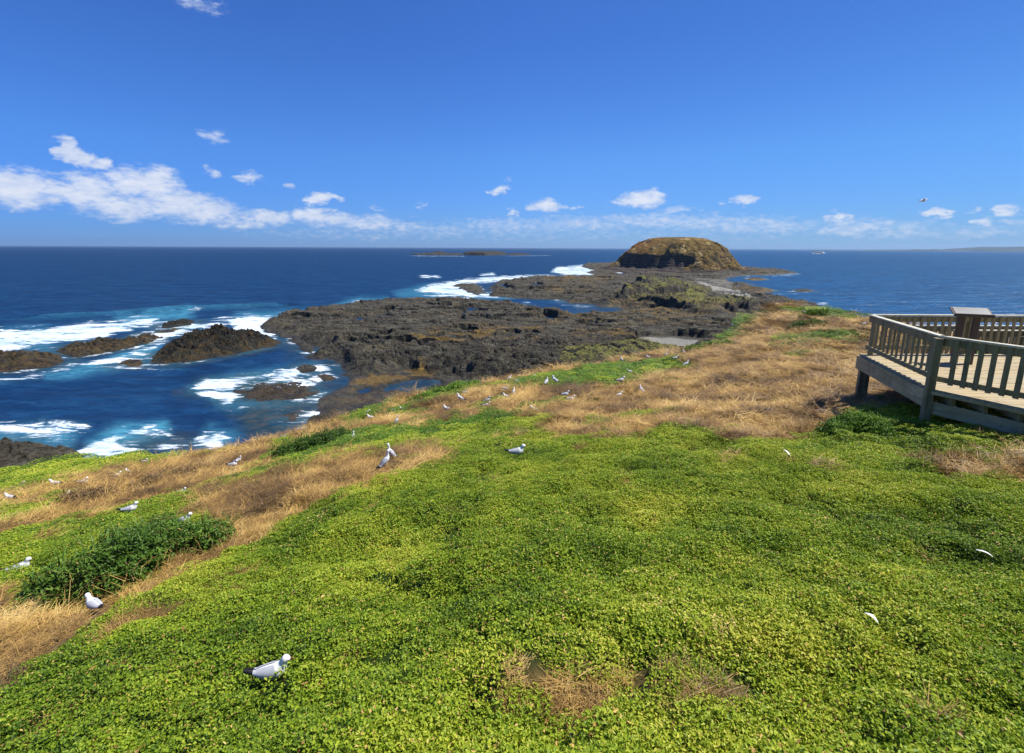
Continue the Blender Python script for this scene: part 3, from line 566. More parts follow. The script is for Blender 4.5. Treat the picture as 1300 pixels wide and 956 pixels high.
def build_sea():
    az = np.radians(np.concatenate([np.linspace(-180, -52, 40)[:-1], np.linspace(-52, 52, 1050), np.linspace(52, 180, 40)[1:-1]]))
    rr = [at(650, v, 0)[1] for v in np.concatenate([np.linspace(700, 470, 300), np.linspace(469.6, 318, 560)])]
    r = np.array([3.0, 12.0] + rr + [7000, 9500, 14000, 22000, 40000, 80000.])
    R, A = np.meshgrid(r, az, indexing='ij'); X = R * np.sin(A); Y = R * np.cos(A)
    px, py = proj(X, Y, X * 0)
    py = np.where(Y > 1, py, 5000.)
    foam = np.zeros_like(X); teal = np.zeros_like(X); reef = np.zeros_like(X)
    wp = np.clip((py - 314) / 60, .12, 1.6)
    nx = px + 9 * wp * fbm(X * .12, Y * .12, 4, 91); ny = py + 4.0 * wp * fbm(X * .15, Y * .12, 4, 92)
    for L, T in ((FOAM, foam), (TEAL, teal), (REEF, reef)):
        for p, a in L:
            xs = [q[0] for q in p]; ys = [q[1] for q in p]; pad = 22
            msk = (px > min(xs) - pad) & (px < max(xs) + pad) & (py > min(ys) - pad) & (py < max(ys) + pad)
            if not msk.any(): continue
            wd = .5 + 6.0 * wp[msk]
            if T is not foam: wd = wd * 1.1
            T[msk] = np.maximum(T[msk], a * sm(-wd, wd * .9, sdist(nx[msk], ny[msk], p)))
    # wash round the rocks
    near = (np.hypot(X, Y) < 600) & (Y > 20)
    xn, yn = X[near], Y[near]; f = foam[near]; rf = reef[near]
    for P, H in FOOT:
        if P[:, 1].mean() > 600: continue
        b0 = P.min(0) - 8; b1 = P.max(0) + 8
        mk = (xn > b0[0]) & (xn < b1[0]) & (yn > b0[1]) & (yn < b1[1])
        s = sdist(xn[mk], yn[mk], P); rim = sm(-2.4, -.2, s) * .72 * (.55 + .8 * fbm(xn[mk] * .15, yn[mk] * .15, 2, 95))
        f[mk] = np.maximum(f[mk], rim); rf[mk] = np.maximum(rf[mk], .5 * sm(-4, -.5, s))
    s = np.minimum(sdist(xn, yn, SHELF), -sdist(xn, yn, CHAN))
    rim = sm(-3.5, -.2, s) * (s < 2) * .62 * (.35 + 1.1 * fbm(xn * .06, yn * .06, 2, 96))
    f = np.maximum(f, rim); rf = np.maximum(rf, .45 * sm(-7, 0, s) * (s < 1))
    # calm pools inside the shelf hold no foam
    f = np.where(s > 3, f * .0, f)
    foam[near] = f; reef[near] = rf
    r1 = np.hypot(X, Y)
    amp = sm(30, 60, r1) * (1 - sm(900, 2500, r1)) * np.where(np.abs(A) < .95, 1, 0)
    c_, s_ = math.cos(math.radians(-14)), math.sin(math.radians(-14)); U = X * c_ + Y * s_; W = -X * s_ + Y * c_
    inside = np.zeros_like(X); inside[near] = sm(-12, 0, s)
    Z = amp * (1 - inside) * (.28 * fbm(U * .05, W * .11, 4, 97) + .22 * ridged(U * .012, W * .035, 3, 98))
    # the steepening wave outside the left rocks
    cr = [(60,404),(120,401),(180,397),(240,393),(300,390),(345,388.5)]
    cw = np.array([at(a, b, 0) for a, b in cr]); d2 = np.full(xn.shape, 1e9); sg = np.zeros(xn.shape)
    for i in range(len(cw) - 1):
        a_, b_ = cw[i], cw[i + 1]; e = b_ - a_; t = np.clip(((xn - a_[0]) * e[0] + (yn - a_[1]) * e[1]) / (e @ e), 0, 1)
        dx = xn - a_[0] - t * e[0]; dy = yn - a_[1] - t * e[1]; d = np.hypot(dx, dy); up_ = d < d2; d2 = np.where(up_, d, d2); sg = np.where(up_, np.sign(dy), sg)
    wv = np.where(sg > 0, np.exp(-(d2 / 9) ** 2), np.exp(-(d2 / 3.0) ** 2)) * 1.1
    Z[near] += wv; t_ = teal[near]; t_ = np.maximum(t_, .28 * np.where(sg < 0, np.exp(-(d2 / 5) ** 2), 0)); teal[near] = t_
    Z += foam * (.12 * fbm(X * .5, Y * .5, 3, 99) + .30 * ridged(X * .16 + Y * .1, Y * .12, 3, 100)) * amp * (1 - inside)
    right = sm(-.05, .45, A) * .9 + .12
    pool = sm(0, 3, np.where(near, 0, 0)); 
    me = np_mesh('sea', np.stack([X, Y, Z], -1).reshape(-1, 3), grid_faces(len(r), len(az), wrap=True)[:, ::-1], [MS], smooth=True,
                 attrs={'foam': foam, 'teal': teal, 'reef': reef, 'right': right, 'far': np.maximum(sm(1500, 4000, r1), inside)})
    tag(link('sea', me), 'deep blue ocean reaching the horizon with white surf along the rocks', 'sea', kind='structure')
build_sea()
# ------------------------------------------------------------------ distant coast
def build_coast():
    n = 260; az = np.linspace(math.atan2(at(1020, 330)[0], at(1020, 330)[1]), 1.15, n); D = 9500.
    crest = np.interp(np.linspace(0, 1, n), [0, .02, .05, .10, .16, .30, .36, .60, 1], [0, 14, 18, 8, 22, 40, 82, 96, 70]) * .82 + 4 * pn(np.arange(n) * .15, np.zeros(n), 5) + 3 * pn(np.arange(n) * .6, np.zeros(n), 6)
    t = np.linspace(0, 1, 14); T, A = np.meshgrid(t, az, indexing='ij')
    Cc = np.interp(A, az, np.maximum(crest, 0)); R = D + 1500 * T
    Z = Cc * np.sin(T * math.pi) ** .6 + 2 * fbm(A * 200, T * 6, 3, 5) - 1.5
    m, nt = mat('coast'); b = NB(nt); b.out(b.bsdf(b.ramp(b.noise(b.pos(), .004, 5, .6), [(.35, (.03, .05, .05)), (.65, (.07, .085, .08))]), .95, None, .1))
    me = np_mesh('coast', np.stack([R * np.sin(A), R * np.cos(A), Z], -1).reshape(-1, 3), grid_faces(14, n)[:, ::-1], [m])
    tag(link('far_hills', me), 'hazy blue strip of distant coast on the right horizon', 'hills', kind='structure')
build_coast()
# ------------------------------------------------------------------ plant clumps (sources of the ground cover)
def leaf_cloud(n, pos, nrm_jit, ln, wd, v, rng, droop=0.0, up=None):
    """n small folded leaves: four corners each"""
    d = rng.normal(size=(n, 3)) * nrm_jit
    N = (up if up is not None else np.array([0, 0, 1.])) + d; N /= np.linalg.norm(N, axis=1)[:, None]
    a = rng.normal(size=(n, 3)); Tn = np.cross(N, a); Tn /= np.linalg.norm(Tn, axis=1)[:, None]; B = np.cross(N, Tn)
    L = (ln * (0.7 + .6 * rng.random(n)))[:, None]; W = (wd * (0.7 + .6 * rng.random(n)))[:, None]
    p0 = pos - Tn * L * .5; p1 = pos + B * W * .5 + N * W * .25; p2 = pos + Tn * L * .5 - N * L * droop; p3 = pos - B * W * .5 + N * W * .25
    V = np.stack([p0, p1, p2, p3], 1).reshape(-1, 3); Q = np.arange(4 * n).reshape(-1, 4)
    return V, Q, np.repeat(v, 4)
SRC = bpy.data.collections.new('clump_sources')
def clump_leaf(k, n=760, R=.24, H=.08, mt=None):
    rng = np.random.default_rng(500 + k)
    r = R * np.sqrt(rng.random(n)); a = rng.random(n) * 2 * np.pi
    x = r * np.cos(a); y = r * np.sin(a)
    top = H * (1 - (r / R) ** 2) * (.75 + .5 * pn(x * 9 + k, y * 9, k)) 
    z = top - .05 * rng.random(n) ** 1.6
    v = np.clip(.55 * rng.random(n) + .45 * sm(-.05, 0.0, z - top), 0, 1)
    V, Q, vv = leaf_cloud(n, np.stack([x, y, z], 1), .60, .0235, .0155, v, rng)
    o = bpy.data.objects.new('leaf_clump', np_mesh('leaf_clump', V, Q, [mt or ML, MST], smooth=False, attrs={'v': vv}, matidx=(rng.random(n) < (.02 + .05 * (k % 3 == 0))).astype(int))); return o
def blades(n, R, ln, wd, lean, rng, curve=.5, z0=0.0):
    a = rng.random(n) * 2 * np.pi; r = R * np.sqrt(rng.random(n)); x = r * np.cos(a); y = r * np.sin(a)
    d = rng.random(n) * 2 * np.pi; el = lean[0] + (lean[1] - lean[0]) * rng.random(n)
    L = ln * (.5 + .8 * rng.random(n)); W = wd * (.6 + .7 * rng.random(n))
    hx, hy = np.cos(d), np.sin(d); sx, sy = -hy, hx
    P = []
    for t in (0, .5, 1.0):
        e = el * (1 - curve * t); q = L * t
        cx = x + hx * q * np.cos(e); cy = y + hy * q * np.cos(e); cz = z0 + q * np.sin(e)
        w = W * (1 - .75 * t)
        P.append(np.stack([cx - sx * w / 2, cy - sy * w / 2, cz], 1)); P.append(np.stack([cx + sx * w / 2, cy + sy * w / 2, cz + .3 * w], 1))
    V = np.stack(P, 1).reshape(-1, 3); b = np.arange(n)[:, None] * 6
    Q = np.concatenate([b + [0, 1, 3, 2], b + [2, 3, 5, 4]], 0)
    return V, Q, np.repeat(rng.random(n), 6)
def clump_straw(k, lying):
    rng = np.random.default_rng(700 + k)
    if lying: V, Q, v = blades(190, .25, .22, .006, (.01, .35), rng, .6, .01)
    else:
        V, Q, v = blades(110, .17, .19, .006, (.3, 1.4), rng, .45)
        V2, Q2, v2 = blades(70, .22, .22, .007, (.02, .5), rng, .6); Q = np.concatenate([Q, Q2 + len(V)]); V = np.concatenate([V, V2]); v = np.concatenate([v * .75, v2])
    return bpy.data.objects.new('straw_clump', np_mesh('straw_clump', V, Q, [MST], smooth=False, attrs={'v': v}))
def clump_scrub(k):
    rng = np.random.default_rng(900 + k); V, Q, v = blades(140, .19, .19, .007, (.3, 1.4), rng, .4)
    return bpy.data.objects.new('scrub_clump', np_mesh('scrub_clump', V, Q, [MSB], smooth=False, attrs={'v': v}))
def gn_scatter(name, pts, rot, scl, idx, srcs, label, cat):
    cname = name + '_source'; c = bpy.data.collections.new(cname)
    for i, s in enumerate(srcs): s.name = '%s_%02d' % (cname, i); c.objects.link(s)
    me = bpy.data.meshes.new(name); me.vertices.add(len(pts)); me.vertices.foreach_set('co', np.ascontiguousarray(pts, np.float32).ravel())
    a = me.attributes.new('rot', 'FLOAT_VECTOR', 'POINT'); a.data.foreach_set('vector', np.ascontiguousarray(rot, np.float32).ravel())
    a = me.attributes.new('scl', 'FLOAT_VECTOR', 'POINT'); a.data.foreach_set('vector', np.ascontiguousarray(scl, np.float32).ravel())
    a = me.attributes.new('idx', 'INT', 'POINT'); a.data.foreach_set('value', np.ascontiguousarray(idx, np.int32))
    o = link(name, me)
    ng = bpy.data.node_groups.new(name, 'GeometryNodeTree')
    ng.interface.new_socket('Geometry', in_out='INPUT', socket_type='NodeSocketGeometry'); ng.interface.new_socket('Geometry', in_out='OUTPUT', socket_type='NodeSocketGeometry')
    N = ng.nodes; gi = N.new('NodeGroupInput'); go = N.new('NodeGroupOutput'); ip = N.new('GeometryNodeInstanceOnPoints'); ci = N.new('GeometryNodeCollectionInfo')
    ci.inputs['Collection'].default_value = c; ci.inputs['Separate Children'].default_value = True; ci.inputs['Reset Children'].default_value = True
    def na(nm, t):
        n = N.new('GeometryNodeInputNamedAttribute'); n.data_type = t; n.inputs[0].default_value = nm; return n.outputs[0]
    L = ng.links
    L.new(gi.outputs[0], ip.inputs['Points']); L.new(ci.outputs[0], ip.inputs['Instance']); ip.inputs['Pick Instance'].default_value = True
    L.new(na('idx', 'INT'), ip.inputs['Instance Index']); L.new(na('rot', 'FLOAT_VECTOR'), ip.inputs['Rotation']); L.new(na('scl', 'FLOAT_VECTOR'), ip.inputs['Scale'])
    L.new(ip.outputs[0], go.inputs[0])
    md = o.modifiers.new('scatter', 'NODES'); md.node_group = ng
    tag(o, label, cat, kind='stuff')
    return o
def scatter_pts(rng, r0, dens, rmax=110, half=62):
    """points whose spacing grows with distance from the path; returns x,y,size"""
    out = []
    edges = np.exp(np.linspace(math.log(.5), math.log(rmax), 70))
    for a, b in zip(edges[:-1], edges[1:]):
        rm = (a + b) / 2; s = max(1, rm / r0); h_ = 118 if rm < 15 else half; area = math.radians(2 * h_) * (b * b - a * a) / 2
        n = int(area * dens / s ** 2); r = np.sqrt(a * a + (b * b - a * a) * rng.random(n)); t = np.radians(h_) * (2 * rng.random(n) - 1)
        out.append(np.stack([r * np.sin(t), r * np.cos(t), np.full(n, s)], 1))
    return np.concatenate(out)
EXCL = []; GCL = []
def cleared(x, y, s):
    k = np.zeros(len(x), bool)
    for ex, ey, er in EXCL:
        k |= np.hypot(x - ex, y - ey) < er + .10 * s
    return k
def build_cover():
    rng = np.random.default_rng(77)
    P = scatter_pts(rng, 8.5, 46); x, y, s = P.T
    sd = sdist(x, y, HEAD); k = sd > .2; x, y, s = x[k], y[k], s[k]
    z = head_z(x, y); px, py = proj(x, y, z); D = dry_map(px, py, x, y)
    k = (rng.random(len(x)) > D * 1.2 - .10)
    for ex, ey, _r in GCL: k &= ~(np.hypot(x - ex, y - ey) < .26)
    x, y, z, s, D2 = x[k], y[k], z[k], s[k], D[k]
    n = len(x); zs = s ** .28
    f = (.75 + .5 * rng.random(n)) * (1 - .3 * D2)
    gn_scatter('ground_cover', np.stack([x, y, z], 1), np.stack([rng.normal(size=n) * .12, rng.normal(size=n) * .12, rng.random(n) * 6.28], 1),
               np.stack([s * f, s * f, zs * f], 1), np.where((np.hypot(x, y) > 15) & (x > -9) & (rng.random(n) < .8), rng.integers(6, 9, n), rng.integers(0, 6, n)), [clump_leaf(i) for i in range(6)] + [clump_leaf(i, mt=MLB) for i in range(6, 9)], 'dense bright green leafy carpet covering the near slope', 'ground cover')
    P = scatter_pts(rng, 9, 34); x, y, s = P.T
    sd = sdist(x, y, HEAD); k = sd > .1; x, y, s = x[k], y[k], s[k]
    z = head_z(x, y); px, py = proj(x, y, z); D = dry_map(px, py, x, y)
    k = (rng.random(len(x)) < np.maximum(sm(.12, .6, D), .03 * (D > .02)) * (.8 + .2 * sm(7, 13, np.hypot(x, y)))); k |= (rng.random(len(x)) < .012) & (np.hypot(x, y) < 14); k &= ~cleared(x, y, s); x, y, z, s, D2 = x[k], y[k], z[k], s[k], D[k]
    n = len(x); zs = s ** .28; f = (.7 + .6 * rng.random(n)) * (.62 + .38 * sm(4, 10, np.hypot(x, y))); tuft = sm(.0, .3, fbm(x * .5, y * .5, 3, 58))
    idx = np.where(rng.random(n) < .15 + .6 * tuft, rng.integers(0, 4, n), rng.integers(4, 8, n)); scr = sm(.08, .34, fbm(x * .45, y * .7, 4, 57)); idx = np.where(rng.random(n) < .38 * scr * (D2 > .7), rng.integers(8, 10, n), idx)
    print('cover', n)
    gn_scatter('dry_grass', np.stack([x, y, z], 1), np.stack([rng.normal(size=n) * .15, rng.normal(size=n) * .15, rng.random(n) * 6.28], 1),
               np.stack([s * f, s * f, zs * f], 1), idx, [clump_straw(i, False) for i in range(4)] + [clump_straw(i + 4, True) for i in range(4)] + [clump_scrub(i) for i in range(2)], 'dry golden brown grass lying over the slope', 'dry grass')
# ------------------------------------------------------------------ single shrubs
def shrub(name, label, lumps, mtl, ln=.05, wd=.028, dens=1400, group=None, cat='shrub', jit=.7, seed=1, straw=0):
    """lumps: (px, py of the foot, radius m, height m)"""
    rng = np.random.default_rng(seed); pts = []; ups = []; vs = []
    base = [ground_px(l[0], l[1]) for l in lumps]
    EXCL.extend((b_[0], b_[1], l[2] * .9) for b_, l in zip(base, lumps))
    c = np.mean(base, 0)
    for (bx, by, bz), l in zip(base, lumps):
        R, H = l[2], l[3]; n = int(dens * R * R * 3 + dens * R * H * 2)
        d = rng.normal(size=(n, 3)); d[:, 2] = np.abs(d[:, 2]); d /= np.linalg.norm(d, axis=1)[:, None]
        q = 1 - .42 * rng.random(n) ** 1.7
        lump = 1 + .22 * pn(d[:, 0] * 3 + bx, d[:, 1] * 3 + d[:, 2] * 3, seed) + .12 * pn(d[:, 0] * 8, d[:, 1] * 8 + by, seed + 1)
        p = d * np.array([R, R, H]) * (q * lump)[:, None]
        gz = head_z(bx + p[:, 0], by + p[:, 1])
        p = np.stack([bx + p[:, 0], by + p[:, 1], np.maximum(gz, bz - R * .7) * .85 + bz * .15 + p[:, 2]], 1) - c
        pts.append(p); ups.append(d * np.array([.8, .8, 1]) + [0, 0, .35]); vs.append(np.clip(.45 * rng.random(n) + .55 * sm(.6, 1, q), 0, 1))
    p = np.concatenate(pts); u = np.concatenate(ups); v = np.concatenate(vs)
    V, Q, vv = leaf_cloud(len(p), p, jit, ln, wd, v, rng, 0, u); MI_ = np.zeros(len(Q), int)
    Vs, Qs, vs2 = [], [], []
    for (bx, by, bz), l in zip(base, lumps):          # upright sprigs breaking the outline, and woody stems
        n = int(26 * l[2] / (ln * 10)) + 8
        q, f, w_ = blades(n, l[2] * .85, l[3] * .5, ln * .35, (.7, 1.5), rng, .3, l[3] * .75)
        Vs.append(q + np.array([bx, by, bz]) - c); Qs.append(f + (len(V) + sum(len(z_) for z_ in Vs[:-1]))); vs2.append(w_ * .6 + .3)
    nb = sum(len(f) for f in Qs)
    V = np.concatenate([V] + Vs); Q = np.concatenate([Q] + Qs); vv = np.concatenate([vv] + vs2); MI_ = np.concatenate([MI_, np.zeros(nb, int)])
    if straw:
        q, f, w_ = blades(straw, .0, .55, .009, (.3, 1.3), rng, .9)
        off = np.repeat(np.array([base[i] for i in rng.integers(0, len(base), straw)]) - c + np.stack([rng.normal(size=straw) * .30 + .1, rng.normal(size=straw) * .22 - .15, .12 + .15 * rng.random(straw)], 1), 6, 0)
        Q = np.concatenate([Q, f + len(V)]); V = np.concatenate([V, q + off]); vv = np.concatenate([vv, w_]); MI_ = np.concatenate([MI_, np.ones(len(f), int)])
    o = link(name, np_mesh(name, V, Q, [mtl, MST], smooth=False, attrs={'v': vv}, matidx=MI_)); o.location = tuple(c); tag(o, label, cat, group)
SG = 'shrubs growing on the slope'
shrub('shrub', 'large dark green spreading bush at lower left, dry stalks in it', [(80,752,.42,.42),(115,745,.45,.50),(145,735,.45,.52),(175,722,.45,.55),(205,708,.45,.52),(240,700,.38,.45),(272,694,.32,.42),(160,705,.4,.45),(205,690,.38,.45)], MLD, .06, .026, 2600, SG, seed=31, straw=240)
shrub('shrub', 'dark green feathery bush on the brown rim of the slope above the two gulls', [(362,580,.6,.45),(385,573,.7,.55),(410,568,.7,.6),(428,562,.55,.55),(350,585,.4,.35)], MLD, .09, .03, 1500, SG, seed=41)
shrub('shrub', 'rounded bright green bush beside the deck', [(1060,552,.35,.28),(1085,548,.42,.42),(1108,550,.38,.33),(1072,545,.35,.3)], MLB, .04, .026, 3800, SG, seed=51)
shrub('shrub', 'long low dark green bush at the cliff edge above the tide pool', [(540,508,.7,.5),(560,503,.8,.6),(580,498,.8,.6),(600,493,.7,.5),(525,512,.5,.35)], MLB, .12, .06, 500, SG, seed=61)
shrub('shrub', 'green bush at the foot of the peninsula beside the pebble beach', [(880,448,1.2,.8),(900,445,1.3,.9),(920,442,1.2,.8)], MLB, .2, .09, 260, SG, seed=71)
shrub('shrub', 'dark low bush in the dry field near the tip of the peninsula', [(1015,418,1.2,.9),(1030,417,1.2,.9),(1040,418,.9,.7)], MLD, .2, .1, 300, SG, seed=81)
shrub('shrub', 'small green bush highest on the peninsula', [(1030,403,1.3,1.0),(1040,402,1.2,.9)], MLB, .25, .12, 240, SG, seed=91)
shrub('shrub', 'brown dead scrub between the grass stripes at left', [(90,642,.5,.35),(110,638,.6,.4),(130,634,.5,.35)], MSB, .09, .02, 900, SG, seed=101)
shrub('shrub', 'brown dead scrub nearest the left shore rim', [(190,618,.6,.35),(215,610,.6,.4),(250,603,.5,.35)], MSB, .09, .02, 700, SG, seed=111)
# ------------------------------------------------------------------ timber helpers
def box_bm(bm, p0, p1, w, h, up=(0, 0, 1), bev=.004):
    """a plank from p0 to p1, w across, h along up"""
    p0 = Vector(p0); p1 = Vector(p1); d = (p1 - p0); L = d.length; d.normalize(); u = Vector(up); s = d.cross(u).normalized(); u = s.cross(d).normalized()
    vs = []
    for a in (0, L):
        for (i, j) in ((-1, -1), (1, -1), (1, 1), (-1, 1)): vs.append(bm.verts.new(p0 + d * a + s * (i * w / 2) + u * (j * h / 2)))
    f = [(3, 2, 1, 0), (4, 5, 6, 7), (0, 1, 5, 4), (1, 2, 6, 5), (2, 3, 7, 6), (3, 0, 4, 7)]
    fs = [bm.faces.new([vs[i] for i in q]) for q in f]
    if bev: bmesh.ops.bevel(bm, geom=list({e for q in fs for e in q.edges}), offset=bev, segments=1, affect='EDGES')
def bm_obj(name, bm, m, parent=None, loc=None, smooth=False):
    bmesh.ops.recalc_face_normals(bm, faces=bm.faces)
    me = bpy.data.meshes.new(name); bm.to_mesh(me); bm.free(); me.materials.append(m)
    if smooth:
        for p in me.polygons: p.use_smooth = True
    o = link(name, me, parent)
    if loc: o.location = loc
    return o
def planks(bm, poly, z0, z1, wid, gap, ang=0.0):
    """floor boards clipped to a convex outline"""
    c, s = math.cos(ang), math.sin(ang)
    P = [(x * c + y * s, -x * s + y * c) for x, y in poly]
    ymin = min(p[1] for p in P); ymax = max(p[1] for p in P); y = ymin
    def clip(pts, yv, keep_above):
        out = []
        for i in range(len(pts)):
            a, b = pts[i], pts[(i + 1) % len(pts)]; ia = (a[1] >= yv) == keep_above; ib = (b[1] >= yv) == keep_above
            if ia: out.append(a)
            if ia != ib: t = (yv - a[1]) / (b[1] - a[1]); out.append((a[0] + t * (b[0] - a[0]), yv))
        return out
    while y < ymax:
        q = clip(clip(P, y + gap / 2, True), y + wid - gap / 2, False)
        if len(q) >= 3:
            q2 = []
            for a in q:
                if not q2 or math.dist(a, q2[-1]) > 1e-4: q2.append(a)
            if math.dist(q2[0], q2[-1]) < 1e-4: q2.pop()
            if len(q2) >= 3:
                dz = random.uniform(-.002, .002)
                W = [(a * c - b_ * s, a * s + b_ * c) for a, b_ in q2]
                lo = [bm.verts.new((a, b_, z0)) for a, b_ in W]; hi = [bm.verts.new((a, b_, z1 + dz)) for a, b_ in W]
                bm.faces.new(hi); bm.faces.new(lo[::-1])
                for i in range(len(W)): bm.faces.new((lo[i], lo[(i + 1) % len(W)], hi[(i + 1) % len(W)], hi[i]))
        y += wid
ZF = 17.2; ZC = 18.30
def railing(root, p0, p1, zf, zc, pitch, bw=.07, skip_ends=.14, mt=None, capmat=None):
    mt = mt or MW
    a = Vector((*p0, 0)); b_ = Vector((*p1, 0)); d = (b_ - a); L = d.length; d.normalize(); nrm = Vector((-d.y, d.x, 0))
    o = Vector(root.location)
    bm = bmesh.new()
    box_bm(bm, a + Vector((0, 0, zc - .055 - .075)) - o, b_ + Vector((0, 0, zc - .055 - .075)) - o, .04, .14)
    box_bm(bm, a + Vector((0, 0, zf + .21)) - o, b_ + Vector((0, 0, zf + .21)) - o, .04, .11)
    r = bm_obj('railing', bm, mt, root)
    bm = bmesh.new(); box_bm(bm, a - d * .05 + Vector((0, 0, zc - .02)) - o, b_ + d * .05 + Vector((0, 0, zc - .02)) - o, .125, .036)
    bm_obj('cap_rail', bm, capmat or MWC, r)
    n = max(1, int((L - 2 * skip_ends) / pitch)); me = None
    for i in range(n):
        p = a + d * (skip_ends + (i + .5) * (L - 2 * skip_ends) / n)
        if me is None:
            bm = bmesh.new(); box_bm(bm, (0, 0, .13), (0, 0, zc - zf - .045), .022, bw, up=tuple(d)); bmesh.ops.recalc_face_normals(bm, faces=bm.faces)
            me = bpy.data.meshes.new('baluster'); bm.to_mesh(me); bm.free(); me.materials.append(mt)
        q = bpy.data.objects.new('baluster', me); col.objects.link(q); q.parent = r
        off = Vector((random.uniform(-.004, .004), random.uniform(-.004, .004), 0)); q.location = p - o + nrm * -.0325 * 1.0 + off + Vector((0, 0, zf))
        q.rotation_euler = (random.uniform(-.006, .006), random.uniform(-.006, .006), random.uniform(-.03, .03))
    return r
def build_deck():
    A = Vector(at(1186, 493, ZF)); Bp = Vector((9.60, 12.85)); Dd = Vector(at(1299, 517, ZF))
    dirf = (Dd - A).normalized(); D = A + dirf * 5.5; C = Vector((17.5, Bp.y)); E = Vector((17.5, D.y))
    root = empty('lookout_deck', (A.x, A.y, ZF)); o = Vector(root.location)
    tag(root, 'weathered grey timber lookout deck on posts with slatted railing, at the right edge', 'deck')
    cen = (A + Bp + C + E) / 4
    def outw(p, q):  # outward unit normal of an edge
        d = (q - p).normalized(); n = Vector((d.y, -d.x)); return n if n.dot((p + q) / 2 - cen) > 0 else -n
    nl = outw(A, Bp); nf = outw(A, D)
    print('deck', A, Bp, D, nl, nf)
    A2 = A + (nl + nf) * .05
    poly = [tuple(v) for v in (A2 , D + nf * .07, E, C + Vector((0, .1)), Bp + nl * .07 + Vector((0, .1)))]
    poly = [(x - o.x, y - o.y) for x, y in poly]
    bm = bmesh.new(); planks(bm, poly, -.045, 0, .14, .007, .02); bm_obj('floor', bm, MWD, root)
    # fascia of the left side, standing a little proud, top edge 4 cm under the boards
    bm = bmesh.new(); off = nl * .13
    p0 = A + off - (Bp - A).normalized() * .0; p1 = Bp + off + (Bp - A).normalized() * .10
    box_bm(bm, (p0.x - o.x, p0.y - o.y, -.045 - .18), (p1.x - o.x, p1.y - o.y, -.045 - .18), .045, .36)
    box_bm(bm, (p0.x - o.x - nl.x * .05, p0.y - o.y - nl.y * .05, -.075), (p1.x - o.x - nl.x * .05, p1.y - o.y - nl.y * .05, -.075), .06, .05)
    bm_obj('fascia', bm, MWF, root)
    bm = bmesh.new(); q0 = A + nf * .11; q1 = D + nf * .11
    box_bm(bm, (q0.x - o.x, q0.y - o.y, -.07), (q1.x - o.x, q1.y - o.y, -.07), .05, .07); bm_obj('edge_board', bm, MWF, root)
    q0 = A + nf * .03; q1 = D + nf * .03
    bm = bmesh.new(); box_bm(bm, (q0.x - o.x, q0.y - o.y, -.40), (q1.x - o.x, q1.y - o.y, -.40), .06, .26); bm_obj('beam', bm, MWF, root)
    # joists
    for i in range(10):
        s = .35 + i * .5; p = A + dirf * s; jd = (Bp - A).normalized(); q = p + jd * ((Bp.y - p.y - .1) / jd.y)
        bm = bmesh.new(); box_bm(bm, (p.x - o.x + nf.x * .02, p.y - o.y + nf.y * .02, -.16), (q.x - o.x, q.y - o.y, -.16), .07, .22); bm_obj('joist', bm, MW, root)
    # posts
    def post(v, top, w, foot=None, ang=0):
        g = float(head_z(np.array([v.x]), np.array([v.y]))[0]) - .3
        bm = bmesh.new(); u = (math.cos(ang), math.sin(ang), 0); box_bm(bm, (v.x - o.x, v.y - o.y, g - o.z), (v.x - o.x, v.y - o.y, top - o.z), w, w, up=u, bev=.008); bm_obj('post', bm, MW, root)
    al = math.atan2(nl.y, nl.x)
    post(A + (nl + nf).normalized() * .10, ZC - .045, .135, ang=al)
    post(Bp + nl * .02 - Vector((0, .02)), ZF - .045, .15, ang=al)
    post(Bp - nl * .06 + Vector((.02, -.06)), ZC - .045, .10, ang=al)
    post(D + nf * .1, ZC - .045, .135)
    for x in (11.6, 14, 16.5): post(Vector((x, Bp.y - .15)), ZF - .05, .13); post(Vector((x, 8.6)), ZF - .05, .13)
    for x in (12.3, 14.6): post(Vector((x, Bp.y + .09)), ZC - .045, .1)
    railing(root, A, Bp, ZF, ZC, .215, .085, .12); railing(root, A, D, ZF, ZC, .185, .085, .16)
    railing(root, Bp, C, ZF, ZC, .19, .08, .12)
    # bolt heads on the fascia and the corner post
    MBO = m_plain('galvanised steel', (.30, .30, .29), .45, .5)
    L_ = (Bp - A).length; dd_ = (Bp - A).normalized()
    bme = None
    for s_, zz in ((.35, -.12), (.35, -.30), (1.5, -.12), (1.5, -.30), (2.75, -.12), (2.75, -.30)):
        if bme is None:
            bm = bmesh.new(); bmesh.ops.create_cone(bm, cap_ends=True, segments=6, radius1=.016, radius2=.014, depth=.014); bme = bpy.data.meshes.new('bolt'); bm.to_mesh(bme); bm.free(); bme.materials.append(MBO)
        q = A + dd_ * s_ + nl * .158; bo_ = link('bolt', bme, root); bo_.location = (q.x - o.x, q.y - o.y, zz); bo_.rotation_euler = Vector((nl.x, nl.y, 0)).to_track_quat('Z', 'Y').to_euler()
    # information sign standing on the deck
    s0 = Vector(at(1213, 400, 18.45)); s1 = Vector(at(1262, 400.5, 18.45)); m_ = (s0 + s1) / 2
    sg = empty('information_sign', (m_.x, m_.y, ZF), math.radians(-24)); tag(sg, 'tilted information table with dark frame standing on the lookout deck', 'sign')
    so = Vector(sg.location); w = (s1 - s0).length * .84
    MSF = m_plain('sign frame', (.075, .055, .045), .6); MSP = m_plain('sign face', (.19, .185, .17), .35, .4, .5, 3)
    ang = math.radians(24)
    c_, s_ = math.cos(ang), math.sin(ang)
